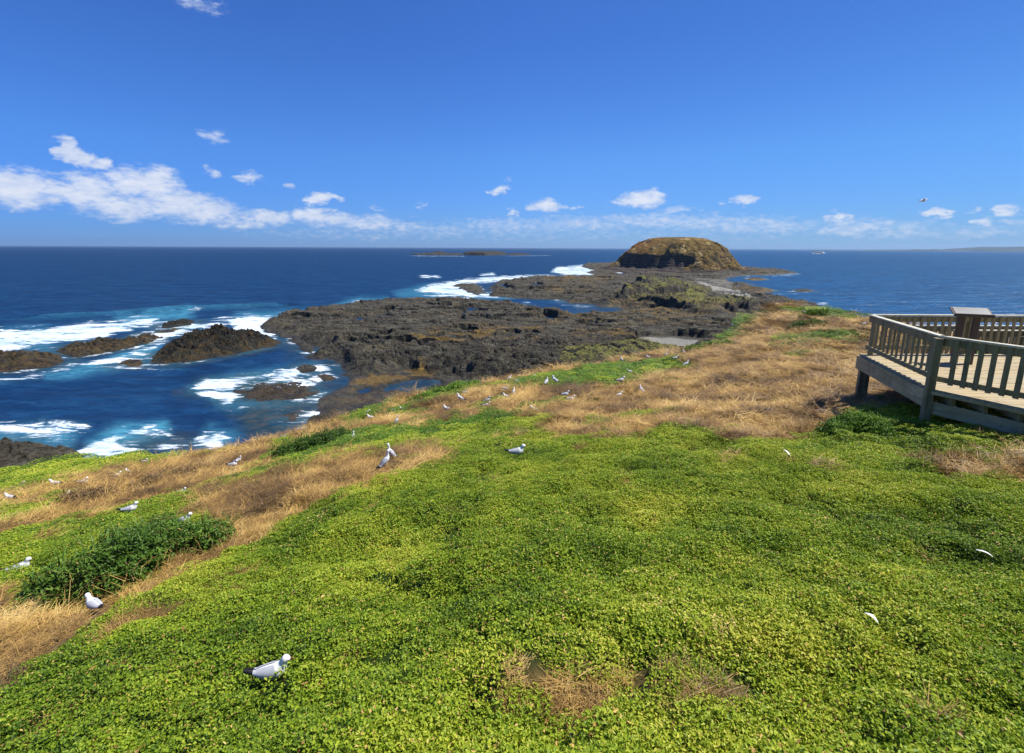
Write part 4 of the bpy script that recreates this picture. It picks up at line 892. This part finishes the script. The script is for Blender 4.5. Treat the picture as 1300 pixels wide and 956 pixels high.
    bm = bmesh.new(); box_bm(bm, (-w / 2, 0, 18.47 - ZF - .025), (w / 2, 0, 18.47 - ZF - .025), .03, .07); box_bm(bm, (-w / 2, .21 * c_, 18.46 - ZF + .21 * s_ - .05), (w / 2, .21 * c_, 18.46 - ZF + .21 * s_ - .05), .42, .03, up=(0, -s_, c_)); bm_obj('frame', bm, MSF, sg)
    bm = bmesh.new(); box_bm(bm, (-w / 2 + .04, .215 * c_, 18.47 - ZF + .215 * s_ - .035), (w / 2 - .04, .215 * c_, 18.47 - ZF + .215 * s_ - .035), .36, .012, up=(0, -s_, c_), bev=0); bm_obj('panel', bm, MSP, sg)
    for x in (-.16, .13):
        bm = bmesh.new(); box_bm(bm, (x, .22, .0), (x, .22, 18.42 - ZF), .12, .12, up=(1, 0, 0)); bm_obj('post', bm, MSF, sg)
    # boardwalk passing behind the deck
    y0 = Bp.y + .55; x0 = at(1199, 440, ZF)[0] * (y0 / at(1199, 440, ZF)[1]) + .25; x1 = 21
    bw = empty('boardwalk', (x0, y0, ZF - .72)); tag(bw, 'timber boardwalk with close slatted rails running behind the lookout deck', 'boardwalk')
    bo = Vector(bw.location)
    bm = bmesh.new(); planks(bm, [(0, 0), (x1 - x0, 0), (x1 - x0, 1.5), (0, 1.5)], -.045, 0, .14, .008, math.pi / 2); bm_obj('floor', bm, MWD, bw)
    railing(bw, (x0, y0), (x1, y0), ZF - .7, ZC - .50, .16, .09, .05); railing(bw, (x0, y0 + 1.5), (x1, y0 + 1.5), ZF - .7, ZC - .60, .15, .09, .05)
    for x in np.arange(x0, x1, 1.8):
        for y in (y0 - .05, y0 + 1.55):
            g = float(head_z(np.array([x]), np.array([y]))[0]) - .3
            bm = bmesh.new(); box_bm(bm, (x - bo.x, y - bo.y, g - bo.z), (x - bo.x, y - bo.y, ZC - .66 - bo.z), .11, .11, up=(1, 0, 0)); bm_obj('post', bm, MW, bw)
build_deck()
# ------------------------------------------------------------------ gulls
def loft(rings, seg=18):
    """rings: (centre, half width, half height, tilt) -> closed smooth tube"""
    V = []; Q = []
    for k, (c, rw, rh, t) in enumerate(rings):
        for j in range(seg):
            a = 2 * math.pi * j / seg; y = rw * math.cos(a); h = rh * math.sin(a)
            V.append((c[0] - h * math.sin(t), c[1] + y, c[2] + h * math.cos(t)))
    for k in range(len(rings) - 1):
        for j in range(seg):
            Q.append((k * seg + j, k * seg + (j + 1) % seg, (k + 1) * seg + (j + 1) % seg, (k + 1) * seg + j))
    n = len(V); V.append(tuple(rings[0][0])); V.append(tuple(rings[-1][0])); m = (len(rings) - 1) * seg
    T = [(n, (j + 1) % seg, j) for j in range(seg)] + [(n + 1, m + j, m + (j + 1) % seg) for j in range(seg)]
    return V, Q + T
def mk(name, V, Fc, mats, idx=None, sub=0):
    me = bpy.data.meshes.new(name); me.from_pydata([tuple(v) for v in V], [], Fc)
    for m in mats: me.materials.append(m)
    for i, p in enumerate(me.polygons): p.use_smooth = True; p.material_index = idx[i] if idx else 0
    me.update(); return me
def smooth_rings(keys, n=30):
    K = np.array([[*c, w, h, t] for c, w, h, t in keys], float); s = np.r_[0, np.cumsum(np.linalg.norm(np.diff(K[:, :3], axis=0), axis=1))]
    out = []; q = np.linspace(0, s[-1], n)
    # catmull-rom through the keys
    for u in q:
        i = min(max(int(np.searchsorted(s, u) - 1), 0), len(K) - 2); t = (u - s[i]) / (s[i + 1] - s[i] + 1e-9)
        p1, p2 = K[i], K[i + 1]; p0 = K[max(i - 1, 0)]; p3 = K[min(i + 2, len(K) - 1)]
        v = .5 * ((2 * p1) + (-p0 + p2) * t + (2 * p0 - 5 * p1 + 4 * p2 - p3) * t * t + (-p0 + 3 * p1 - 3 * p2 + p3) * t ** 3)
        out.append(((v[0], v[1], v[2]), max(v[3], .002), max(v[4], .002), v[5]))
    return out
PI = math.pi
def gull_meshes(pose):
    z0 = {'sit': 0, 'stand': .115, 'tall': .12}[pose]
    if pose == 'sit':
        K = [((-.165, 0, .075), .012, .004, 0), ((-.125, 0, .066), .030, .012, 0), ((-.08, 0, .060), .048, .034, 0), ((-.02, 0, .058), .062, .054, 0), ((.045, 0, .062), .068, .062, .1), ((.090, 0, .082), .055, .056, .5),
             ((.108, 0, .118), .037, .038, .9), ((.116, 0, .142), .032, .032, .8), ((.130, 0, .166), .034, .033, .3), ((.152, 0, .168), .025, .024, 0), ((.170, 0, .162), .010, .009, 0)]
    elif pose == 'stand':
        K = [((-.18, 0, .075), .010, .004, .2), ((-.12, 0, .088), .028, .011, .25), ((-.07, 0, .105), .042, .030, .3), ((-.01, 0, .125), .056, .048, .3), ((.05, 0, .145), .057, .054, .4), ((.085, 0, .172), .043, .044, .8),
             ((.098, 0, .205), .030, .031, 1.2), ((.102, 0, .235), .026, .026, 1.1), ((.116, 0, .260), .028, .027, .4), ((.134, 0, .262), .021, .020, 0), ((.148, 0, .257), .009, .008, 0)]
    else:
        K = [((-.15, 0, .050), .010, .004, .5), ((-.11, 0, .075), .026, .011, .6), ((-.07, 0, .105), .040, .030, .7), ((-.025, 0, .145), .054, .046, .8), ((.02, 0, .185), .053, .050, .9), ((.045, 0, .225), .037, .038, 1.25),
             ((.050, 0, .265), .024, .024, 1.45), ((.052, 0, .310), .021, .021, 1.45), ((.062, 0, .345), .027, .026, .5), ((.080, 0, .348), .021, .020, 0), ((.094, 0, .344), .009, .008, 0)]
    R = smooth_rings(K, 34); body = mk('body', *loft(R, 20), [MGW])
    d = {'body': body}
    # folded wings: thin shells lying on the back, black at the tip
    def wing(sgn):
        V = []; Fc = []; n = 16; m = 7; idx = []
        pts = [Vector(k[0]) for k in K[:6]]
        for i in range(n):
            t = i / (n - 1)                           # 0 tip .. 1 shoulder
            tipx = pts[0] + Vector((-.045, 0, .012)); s = t * 4.6
            if s < 1: p = tipx.lerp(pts[1], s); w = .010 + .020 * s; h = .012 + .008 * s; ti = K[1][3]
            else:
                j = int(min(s, 4.59)); f = s - j; p = pts[j].lerp(pts[j + 1], f); w = K[j][1] * (1 - f) + K[j + 1][1] * f; h = K[j][2] * (1 - f) + K[j + 1][2] * f; ti = K[j][3] * (1 - f) + K[j + 1][3] * f
            w += .006; h += .007
            close = math.sin(min(1, (1 - t) * 5 + .15) * PI / 2)
            for q in range(m):
                a = math.radians(-28 + 108 * q / (m - 1)) * 1.0
                if t > .86: a = math.radians(24) + (a - math.radians(24)) * close
                y = w * math.cos(a) * sgn; hh = h * math.sin(a)
                V.append((p.x - hh * math.sin(ti), p.y + y, p.z + hh * math.cos(ti)))
        for i in range(n - 1):
            for q in range(m - 1):
                f = (i * m + q, i * m + q + 1, (i + 1) * m + q + 1, (i + 1) * m + q); Fc.append(f if sgn < 0 else f[::-1]); idx.append(1 if i < 3 else 0)
        return mk('wing', V, Fc, [MGG, MGB], idx)
    d['wing'] = [wing(1), wing(-1)]
    hx, hz = K[-1][0][0], K[-1][0][2]
    B = smooth_rings([((hx - .010, 0, hz), .009, .009, 0), ((hx + .010, 0, hz - .001), .006, .007, 0), ((hx + .026, 0, hz - .004), .0035, .005, 0), ((hx + .034, 0, hz - .009), .001, .0015, 0)], 8)
    d['beak'] = mk('beak', *loft(B, 10), [MGR])
    ex, ez = K[-2][0][0] - .004, K[-2][0][2] + .006; es = []; ey = K[-2][1] * .93
    for s in (1, -1):
        V, Fc = loft(smooth_rings([((ex, s * .0195 - .004, ez), .0005, .0005, 0), ((ex, s * .0195, ez), .0042, .0042, 0), ((ex, s * .0195 + .004, ez), .0005, .0005, 0)], 6), 8)
        bm = bmesh.new(); bmesh.ops.create_uvsphere(bm, u_segments=10, v_segments=8, radius=.0042); bmesh.ops.translate(bm, verts=bm.verts, vec=(ex, s * ey, ez)); me = bpy.data.meshes.new('eye'); bm.to_mesh(me); bm.free(); me.materials.append(MGE); es.append(me)
    d['eye'] = es; d['leg'] = []
    if pose != 'sit':
        for s in (1, -1):
            top = Vector((0.0 if pose == 'stand' else -.02, s * .022, .10)); kn = Vector((top.x - .012, s * .022, .055)); ft = Vector((top.x + .002, s * .024, .004))
            bm = bmesh.new()
            for p, q, w in ((top, kn, .007), (kn, ft, .005)): box_bm(bm, p, q, w, w, up=(1, 0, 0), bev=.001)
            for a in (-.45, 0, .45): box_bm(bm, ft, ft + Vector((.034 * math.cos(a), .034 * math.sin(a), -.001)), .004, .003, bev=0)
            vs = [bm.verts.new(ft + Vector((.001, 0, .001)))] + [bm.verts.new(ft + Vector((.030 * math.cos(a), .030 * math.sin(a), .0))) for a in (-.45, 0, .45)]
            bm.faces.new((vs[0], vs[1], vs[2])); bm.faces.new((vs[0], vs[2], vs[3]))
            me = bpy.data.meshes.new('leg'); bm.to_mesh(me); bm.free(); me.materials.append(MGR); d['leg'].append(me)
    return d
GM = {p: gull_meshes(p) for p in ('sit', 'stand', 'tall')}
def gull(px, py, pose, rz, label, size=1.0, parts=True):
    x, y, z = ground_px(px, py); r = math.hypot(x, y)
    lift = .055 * max(1, r / 9) ** .55 + (.0 if pose == 'sit' else -.01)
    if r < 12 and pose == 'sit': GCL.append((x, y, 0)); lift0 = .05
    EXCL.append((x, y, .12 * size + .010 * r)); EXCL.append((x - x / r * (.3 * size + .02 * r), y - y / r * (.3 * size + .02 * r), .08 * size + .012 * r))
    root = empty('seagull', (x, y, z + lift), math.radians(rz)); root.scale = (size,) * 3
    tag(root, label, 'seagull', 'white gulls resting on the grassy slope')
    d = GM[pose]; b_ = link('body', d['body'], root)
    for k in ('wing',): [link(k, m_, root) for m_ in d[k]]
    if parts:
        link('beak', d['beak'], root); [link('eye', m_, root) for m_ in d['eye']]; [link('leg', m_, root) for m_ in d['leg']]
    return root
S, T, U = 'sit', 'stand', 'tall'
GULLS = [
 (345,868,S,8,'nearest gull, sitting in the green carpet at the bottom, head turned right',.92),
 (490,598,U,40,'upright gull on the brown grass tongue, front one of the close pair',1.02),
 (497,586,U,170,'upright gull on the brown grass tongue, standing behind its partner',1.0),
 (655,580,S,0,'gull sitting alone in the green carpet below the straw field, middle of the photo',1.1),
 (25,730,S,25,'grey backed gull crouching left of the large dark bush',1.05),
 (122,777,S,160,'pale gull lying on the bare brown strip below the large dark bush',.84),
 (233,668,S,10,'white gull half hidden on top of the large dark bush',1.05),
 (504,541,U,60,'upright gull on the straw just above the smooth green lobe, right of the feathery bush',1.0),
 (448,562,U,60,'upright gull right beside the feathery bush',1.0),
 (815,502,T,120,'largest white gull standing in the broad dry field, away from all others',1.25),
 (785,507,S,20,'gull lying flat in the dry field left of the standing one',1.15),
 (14,637,S,180,'white gull on the straw by the left edge, lowest of the left row',1.1),
 (30,622,T,-20,'grey winged gull standing on the green shelf, leftmost of the left row',1.3),
 (72,619,S,190,'gull sitting at the border of green shelf and straw, second from the left',1.4),
 (106,618,S,10,'gull sitting at the border of green shelf and straw, third from the left',1.4),
 (148,609,S,30,'gull sitting at the border of green shelf and straw, fourth from the left',1.2),
 (165,603,S,180,'gull sitting at the border of green shelf and straw, fifth from the left',1.1),
 (184,590,S,0,'gull far out on the green shelf close to the surf',1.2),
 (83,636,S,60,'gull beside the brown dead scrub between the grass stripes',1.1),
 (165,653,S,20,'long white gull lying between straw and yellow green strip, upslope of the dead scrub',1.2),
 (231,629,S,0,'pale gull in the straw near the middle of the left stripes',.9),
 (297,573,S,80,'gull on the very rim of the slope above the inlet, left of the feathery bush',1.1),
 (296,596,S,10,'gull in straw left of the feathery bush, lower of two',1.2),
 (302,591,T,10,'gull in straw left of the feathery bush, upper of two',1.1),
 (360,558,S,0,'gull on the rim just behind the feathery bush',1.0),
 (466,527,S,10,'gull on the small green knoll above the inlet, higher up',1.1),
 (471,534,S,190,'gull below the small green knoll above the inlet',1.3),
 (499,525,S,0,'gull in straw right of the small green knoll, left of two',1.2),
 (511,523,S,180,'gull in straw right of the small green knoll, right of two',1.1),
 (585,512,T,160,'gull standing in straw right of the long low cliff edge bush',1.6),
 (590,502,S,0,'gull on the rim right behind the long low cliff edge bush',1.1),
 (569,496,S,20,'gull sitting in front of the long low cliff edge bush',1.0),
 (568,523,S,170,'gull in straw below the long low cliff edge bush, low to the ground',1.3),
 (618,514,T,0,'gull on the small green patch in the straw, upper of two',1.3),
 (617,520,S,10,'gull on the small green patch in the straw, lower of two',1.3),
 (643,507,S,180,'gull at the right end of the small green patch, facing left',1.2),
 (652,503,T,80,'gull standing in straw right of the small green patch',1.3),
 (641,497,S,0,'gull in straw above the small green patch',1.1),
 (638,480,S,190,'gull on the rim at the left tip of the long green strip, outermost',1.2),
 (646,485,T,30,'gull below the left tip of the long green strip',1.4),
 (656,488,S,10,'gull lying low left of the long green strip',1.1),
 (663,480,S,0,'small looking gull at the left tip of the long green strip, right beside the rim',1.0),
 (676,478,U,150,'tall gull on the rim with the dark boulders right behind it',1.5),
 (682,482,S,180,'gull sitting on the long green strip near its left tip',1.3),
 (693,492,T,60,'gull standing at the lower edge of the long green strip, left of another standing gull',1.5),
 (705,489,T,140,'gull standing on the long green strip, its head up, left half',1.6),
 (717,505,S,0,'buff looking gull in straw below the long green strip',1.2),
 (724,511,S,0,'gull in straw below the long green strip, lower than the buff one',1.2),
 (679,525,S,180,'gull at the upper tip of the smooth green lobe where straw begins',1.2),
 (753,463,S,10,'gull on the rim above the long green strip, left of two below the bluff',1.4),
 (762,463,S,190,'gull on the rim above the long green strip, right of two below the bluff',1.4),
 (789,461,U,120,'gull standing upright on the rim below the olive bluff',1.6),
 (787,487,S,0,'gull at the lower edge of the long green strip, right half',1.5),
 (799,475,S,200,'gull in the middle of the right half of the long green strip',1.4),
 (823,456,S,180,'gull in straw above the long green strip, left of the pebble beach',1.6),
 (845,455,U,30,'tall gull directly below the pebble beach',1.7),
 (857,458,S,10,'gull lying just below the pebble beach, right of the tall one',1.9),
 (868,451,T,100,'gull between pebble beach and foot bush, left of two specks',1.7),
 (878,448,S,0,'gull close to the foot bush by the pebble beach, middle speck',1.4),
 (884,448,S,60,'gull right at the foot bush by the pebble beach',1.4),
 (870,468,T,20,'gull at the right tip of the long green strip',1.8),
 (1021,393,S,0,'gull on the peninsula crest left of the highest bush',1.5),
 (1022,399,S,180,'gull below the crest left of the highest bush',1.5),
 (1044,392,T,0,'gull on the peninsula crest against the blue bay',1.6),
 (1045,400,T,90,'gull beside the highest bush, on its right',1.6),
 (1081,396,T,180,'left gull of two on the crest near the deck rail',1.5),
 (1085,398,T,0,'right gull of two on the crest near the deck rail',1.5),
 (1096,414,S,0,'gull in dry grass just left of the deck rail',1.4),
 (1042,411,S,0,'small pale gull between the two bushes of the peninsula',1.2),
]
for g in GULLS: gull(*g[:5], size=g[5] * (.94 if g[1] < 660 and g[0] not in (490, 497, 655) else 1.0))
# white feathers dropped on the carpet
def feather(px, py, rz, L, label):
    x, y, z = ground_px(px, py); V = []; Fc = []
    for i in range(9):
        t = i / 8; w = .022 * math.sin(PI * min(1, t * .9 + .08)) ; c = .02 * math.sin(t * PI)
        V += [(t - .5, -w / L, c / L), (t - .5, 0, c / L + .006 / L), (t - .5, w / L, c / L)]
    V = [(a * L, b_ * L, c_ * L) for a, b_, c_ in V]
    for i in range(8): k = i * 3; Fc += [(k, k + 1, k + 4, k + 3), (k + 1, k + 2, k + 5, k + 4)]
    o = link('feather', mk('feather', V, Fc, [MGW])); o.location = (x, y, z + .11); o.rotation_euler = (.2, -.3, math.radians(rz)); tag(o, label, 'feather', 'white feathers caught in the carpet')
feather(998, 583, 100, .17, 'white feather standing in the carpet where straw ends, left of the round bush')
feather(1247, 718, 150, .14, 'curled white feather in the carpet near the right edge')
feather(1103, 802, 130, .09, 'tiny white feather low in the carpet at lower right')
# flying gull
def flying():
    x, y = at(1169, 254, CAMZ + 1.9) if False else (0, 0)
    d = ray(1171, 255)[:, 0]; d /= np.linalg.norm(d); p = d * 36.0
    root = empty('flying_seagull', (p[0], p[1], CAMZ + p[2]), math.radians(-20)); tag(root, 'single gull gliding in the sky above the right horizon', 'seagull')
    K = [((-.20, 0, 0), .012, .003, 0), ((-.13, 0, 0), .026, .012, 0), ((-.05, 0, 0), .045, .038, 0), ((.04, 0, 0), .050, .045, 0), ((.10, 0, .004), .034, .034, 0), ((.145, 0, .008), .026, .026, 0), ((.18, 0, .006), .009, .009, 0)]
    link('body', mk('body', *loft(smooth_rings(K, 24), 14), [MGW]), root)
    B = smooth_rings([((.172, 0, .006), .008, .008, 0), ((.20, 0, .003), .004, .005, 0), ((.214, 0, -.003), .001, .001, 0)], 6); link('beak', mk('beak', *loft(B, 8), [MGR]), root)
    for s in (1, -1):
        V = []; Fc = []; idx = []; n = 12
        for i in range(n):
            t = i / (n - 1); yy = s * (.03 + .50 * t); zz = .10 * math.sin(min(1, t * 1.8) * PI / 2) - .06 * max(0, t - .45) * (1 if s > 0 else 3.2)
            xl = .07 + .04 * math.sin(t * PI) - .10 * max(0, t - .4); ch = .13 * (1 - .75 * t ** 1.6)
            for u, h in ((0, 0), (.3, .012), (.7, .008), (1, 0)): V.append((xl - ch * u, yy, zz + h * (1 - t * .6)))
        for i in range(n - 1):
            for q in range(3): Fc.append((i * 4 + q, i * 4 + q + 1, i * 4 + q + 5, i * 4 + q + 4)); idx.append(1 if i > 8 else 0)
        link('wing', mk('wing', V, Fc, [MGG, MGB], idx), root)
flying()
build_cover()
# ------------------------------------------------------------------ light and sky
SUN_EL = math.radians(57); SUN_H = Vector((.98, .17)).normalized()
sd_ = Vector((SUN_H.x * math.cos(SUN_EL), SUN_H.y * math.cos(SUN_EL), math.sin(SUN_EL)))
ld = bpy.data.lights.new('sun', 'SUN'); ld.energy = 5.0; ld.angle = math.radians(.53); ld.color = (1, .955, .88)
lo_ = bpy.data.objects.new('sun', ld); col.objects.link(lo_); lo_.rotation_euler = (-sd_).to_track_quat('-Z', 'Y').to_euler(); lo_.location = (0, 0, 80)
W = bpy.data.worlds.new('World'); scn.world = W; W.use_nodes = True; nt = W.node_tree; nt.nodes.clear(); b = NB(nt)
sky = b.n('ShaderNodeTexSky', sky_type='NISHITA'); sky.sun_disc = False; sky.sun_elevation = SUN_EL; sky.sun_rotation = math.atan2(SUN_H.x, SUN_H.y)
sky.air_density = 1.0; sky.dust_density = .1; sky.ozone_density = 2.0; sky.altitude = 0
hs = b.n('ShaderNodeHueSaturation'); b.setin(hs, 'Saturation', SKY_SAT); b.setin(hs, 'Color', sky.outputs[0])
dirv = b.n('ShaderNodeTexCoord').outputs['Generated']; dirn = b.vm('NORMALIZE', dirv)
sx = b.n('ShaderNodeSeparateXYZ'); nt.links.new(dirn, sx.inputs[0])
azn = b.math('ARCTAN2', sx.outputs[0], sx.outputs[1]); eln = b.math('ARCSINE', sx.outputs[2])
wn = b.noise(b.vm('MULTIPLY', dirn, (1, 1, 2.2)), 26, 6, .62, out=1); w2 = b.noise(b.vm('MULTIPLY', dirn, (1, 1, 2.5)), 70, 5, .6)
tint = b.mix(b.mr(eln, .0, .17), C4(.22, .42, .98), C4(.29, .57, 1.05)); tint = b.mix(b.mr(eln, .17, .36), tint, C4(.255, .51, 1.02)); tint = b.mix(b.mr(azn, .0, .75, 0, 1), tint, b.mix(1.0, tint, C4(.86, .87, .82), 'MULTIPLY')); tint = b.mix(b.math('MULTIPLY', b.mr(azn, -.8, .1, 1, 0), b.mr(eln, .0, .3, 1, .3)), tint, b.mix(1.0, tint, C4(.62, .74, .90), 'MULTIPLY'))
skyc = b.mix(1.0, hs.outputs[0], tint, 'MULTIPLY')
cmb = b.n('ShaderNodeCombineXYZ'); nt.links.new(azn, cmb.inputs[0]); nt.links.new(eln, cmb.inputs[1])
warp = b.vm('MULTIPLY', b.vm('SUBTRACT', wn, (.5, .5, .5)), (.085, .034, 0))
uv = b.vm('ADD', cmb.outputs[0], warp)
CL = [(22,240,52,24,1),(70,238,30,14,.8),(110,242,40,20,1),(165,232,38,18,.95),(200,233,34,20,1),(155,262,60,18,.85),(225,258,55,18,.9),(262,268,50,16,.85),(300,283,38,9,.7),(6,262,12,8,.5),
 (84,186,16,12,1),(98,197,20,12,1),(122,208,24,8,.85),(345,275,34,9,.9),(395,272,28,9,1),(425,280,50,10,.75),(470,284,50,10,.65),(510,287,40,8,.5),(405,252,20,6.5,1),(420,250,14,4,.8),(268,219,11,7,.7),(317,227,16,8,.75),(367,235,12,5,.6),
 (273,174,18,6,.55),(250,4,34,8,.5),(634,242,13,5,.85),(694,261,21,9,1),(654,270,9,5,.85),(730,264,8,3.5,.7),(478,265,6,5,.45),(535,263,7,6,.45),(645,231,6,4,.3),(818,253,26,10,1),(800,257,30,6,.9),(832,250,14,8,1),(946,254,13,6,.95),(917,258,8,3,.4),
 (862,267,30,3,.5),(1062,276,16,8,.9),(1085,290,50,12,.6),(1192,271,19,6,.95),(1207,268,10,4,.8),(1233,268,11,5,.6),(1277,268,22,8,.95),(1252,283,15,5,.7),(1290,283,14,4,.6),
 (560,292,90,9,.36),(640,287,80,11,.45),(740,284,80,11,.5),(820,280,70,9,.55),(900,284,80,12,.55),(975,286,70,10,.5),(1130,292,90,12,.45),(1240,296,90,8,.35),(450,297,120,8,.25),(780,300,300,8,.22)]
dens = None; topw = None
for (px, py, rx, ry, a) in CL:
    d = ray(px, py)[:, 0]; d /= np.linalg.norm(d); a0 = math.atan2(d[0], d[1]); e0 = math.asin(d[2])
    d2 = ray(px + 5, py)[:, 0]; d2 /= np.linalg.norm(d2); sxp = abs(math.atan2(d2[0], d2[1]) - a0) / 5
    d3 = ray(px, py - 5)[:, 0]; d3 /= np.linalg.norm(d3); syp = abs(math.asin(d3[2]) - e0) / 5
    q = b.vm('MULTIPLY', b.vm('SUBTRACT', uv, (a0, e0, 0)), (1 / (rx * 1.25 * sxp), 1 / (ry * 1.35 * syp), 0))
    v = b.math('MULTIPLY', b.math('SUBTRACT', 1.0, b.vm('DOT_PRODUCT', q, q, out=1)), a)
    dens = v if dens is None else b.math('MAXIMUM', dens, v)
nn = b.math('SUBTRACT', w2, .5)
dd = b.mr(b.math('ADD', dens, b.math('MULTIPLY', nn, 1.3)), .0, .95, 0, 1, True)
dd = b.math('MULTIPLY', dd, b.mr(dens, -.25, .15, 0, 1))
# brightness inside: lighter where dense, blue grey in thin parts and in the folds
fold = b.noise(b.vm('ADD', b.vm('MULTIPLY', dirn, (1, 1, 2.4)), (0.006, 0, .012)), 34, 5, .6)
ccol = b.mix(b.mr(b.math('ADD', b.math('MULTIPLY', dens, .35), fold), .45, .95), C4(3.3, 4.2, 5.9), C4(6.1, 6.3, 6.8))
mixc = b.mix(b.math('MULTIPLY', dd, .86), skyc, ccol)
bg = b.n('ShaderNodeBackground'); b.setin(bg, 0, mixc); b.setin(bg, 1, SKY_STR)
ow = b.n('ShaderNodeOutputWorld'); nt.links.new(bg.outputs[0], ow.inputs[0])
# ------------------------------------------------------------------ air
def build_haze(dens):
    bm = bmesh.new(); bmesh.ops.create_cube(bm, size=1); me = bpy.data.meshes.new('haze'); bm.to_mesh(me); bm.free()
    o = link('haze', me); o.scale = (26000, 26000, 150); o.location = (0, 0, 66)
    m, nt_ = mat('haze'); vb = NB(nt_); v = vb.n('ShaderNodeVolumePrincipled'); vb.setin(v, 'Color', C4(.50, .72, 1.0)); vb.setin(v, 'Density', dens); vb.setin(v, 'Anisotropy', .3)
    oo = vb.n('ShaderNodeOutputMaterial'); nt_.links.new(v.outputs[0], oo.inputs[1]); me.materials.append(m)
    tag(o, 'thin pale sea haze over the distant coast', 'haze', kind='stuff')
if HAZE > 0: build_haze(HAZE)
scn.view_settings.view_transform = 'Standard'; scn.view_settings.look = 'None'; scn.view_settings.gamma = 1; scn.view_settings.exposure = EXPO
scn.view_settings.use_curve_mapping = False
scn.cycles.max_bounces = 6; scn.cycles.volume_bounces = 0; scn.cycles.use_denoising = True
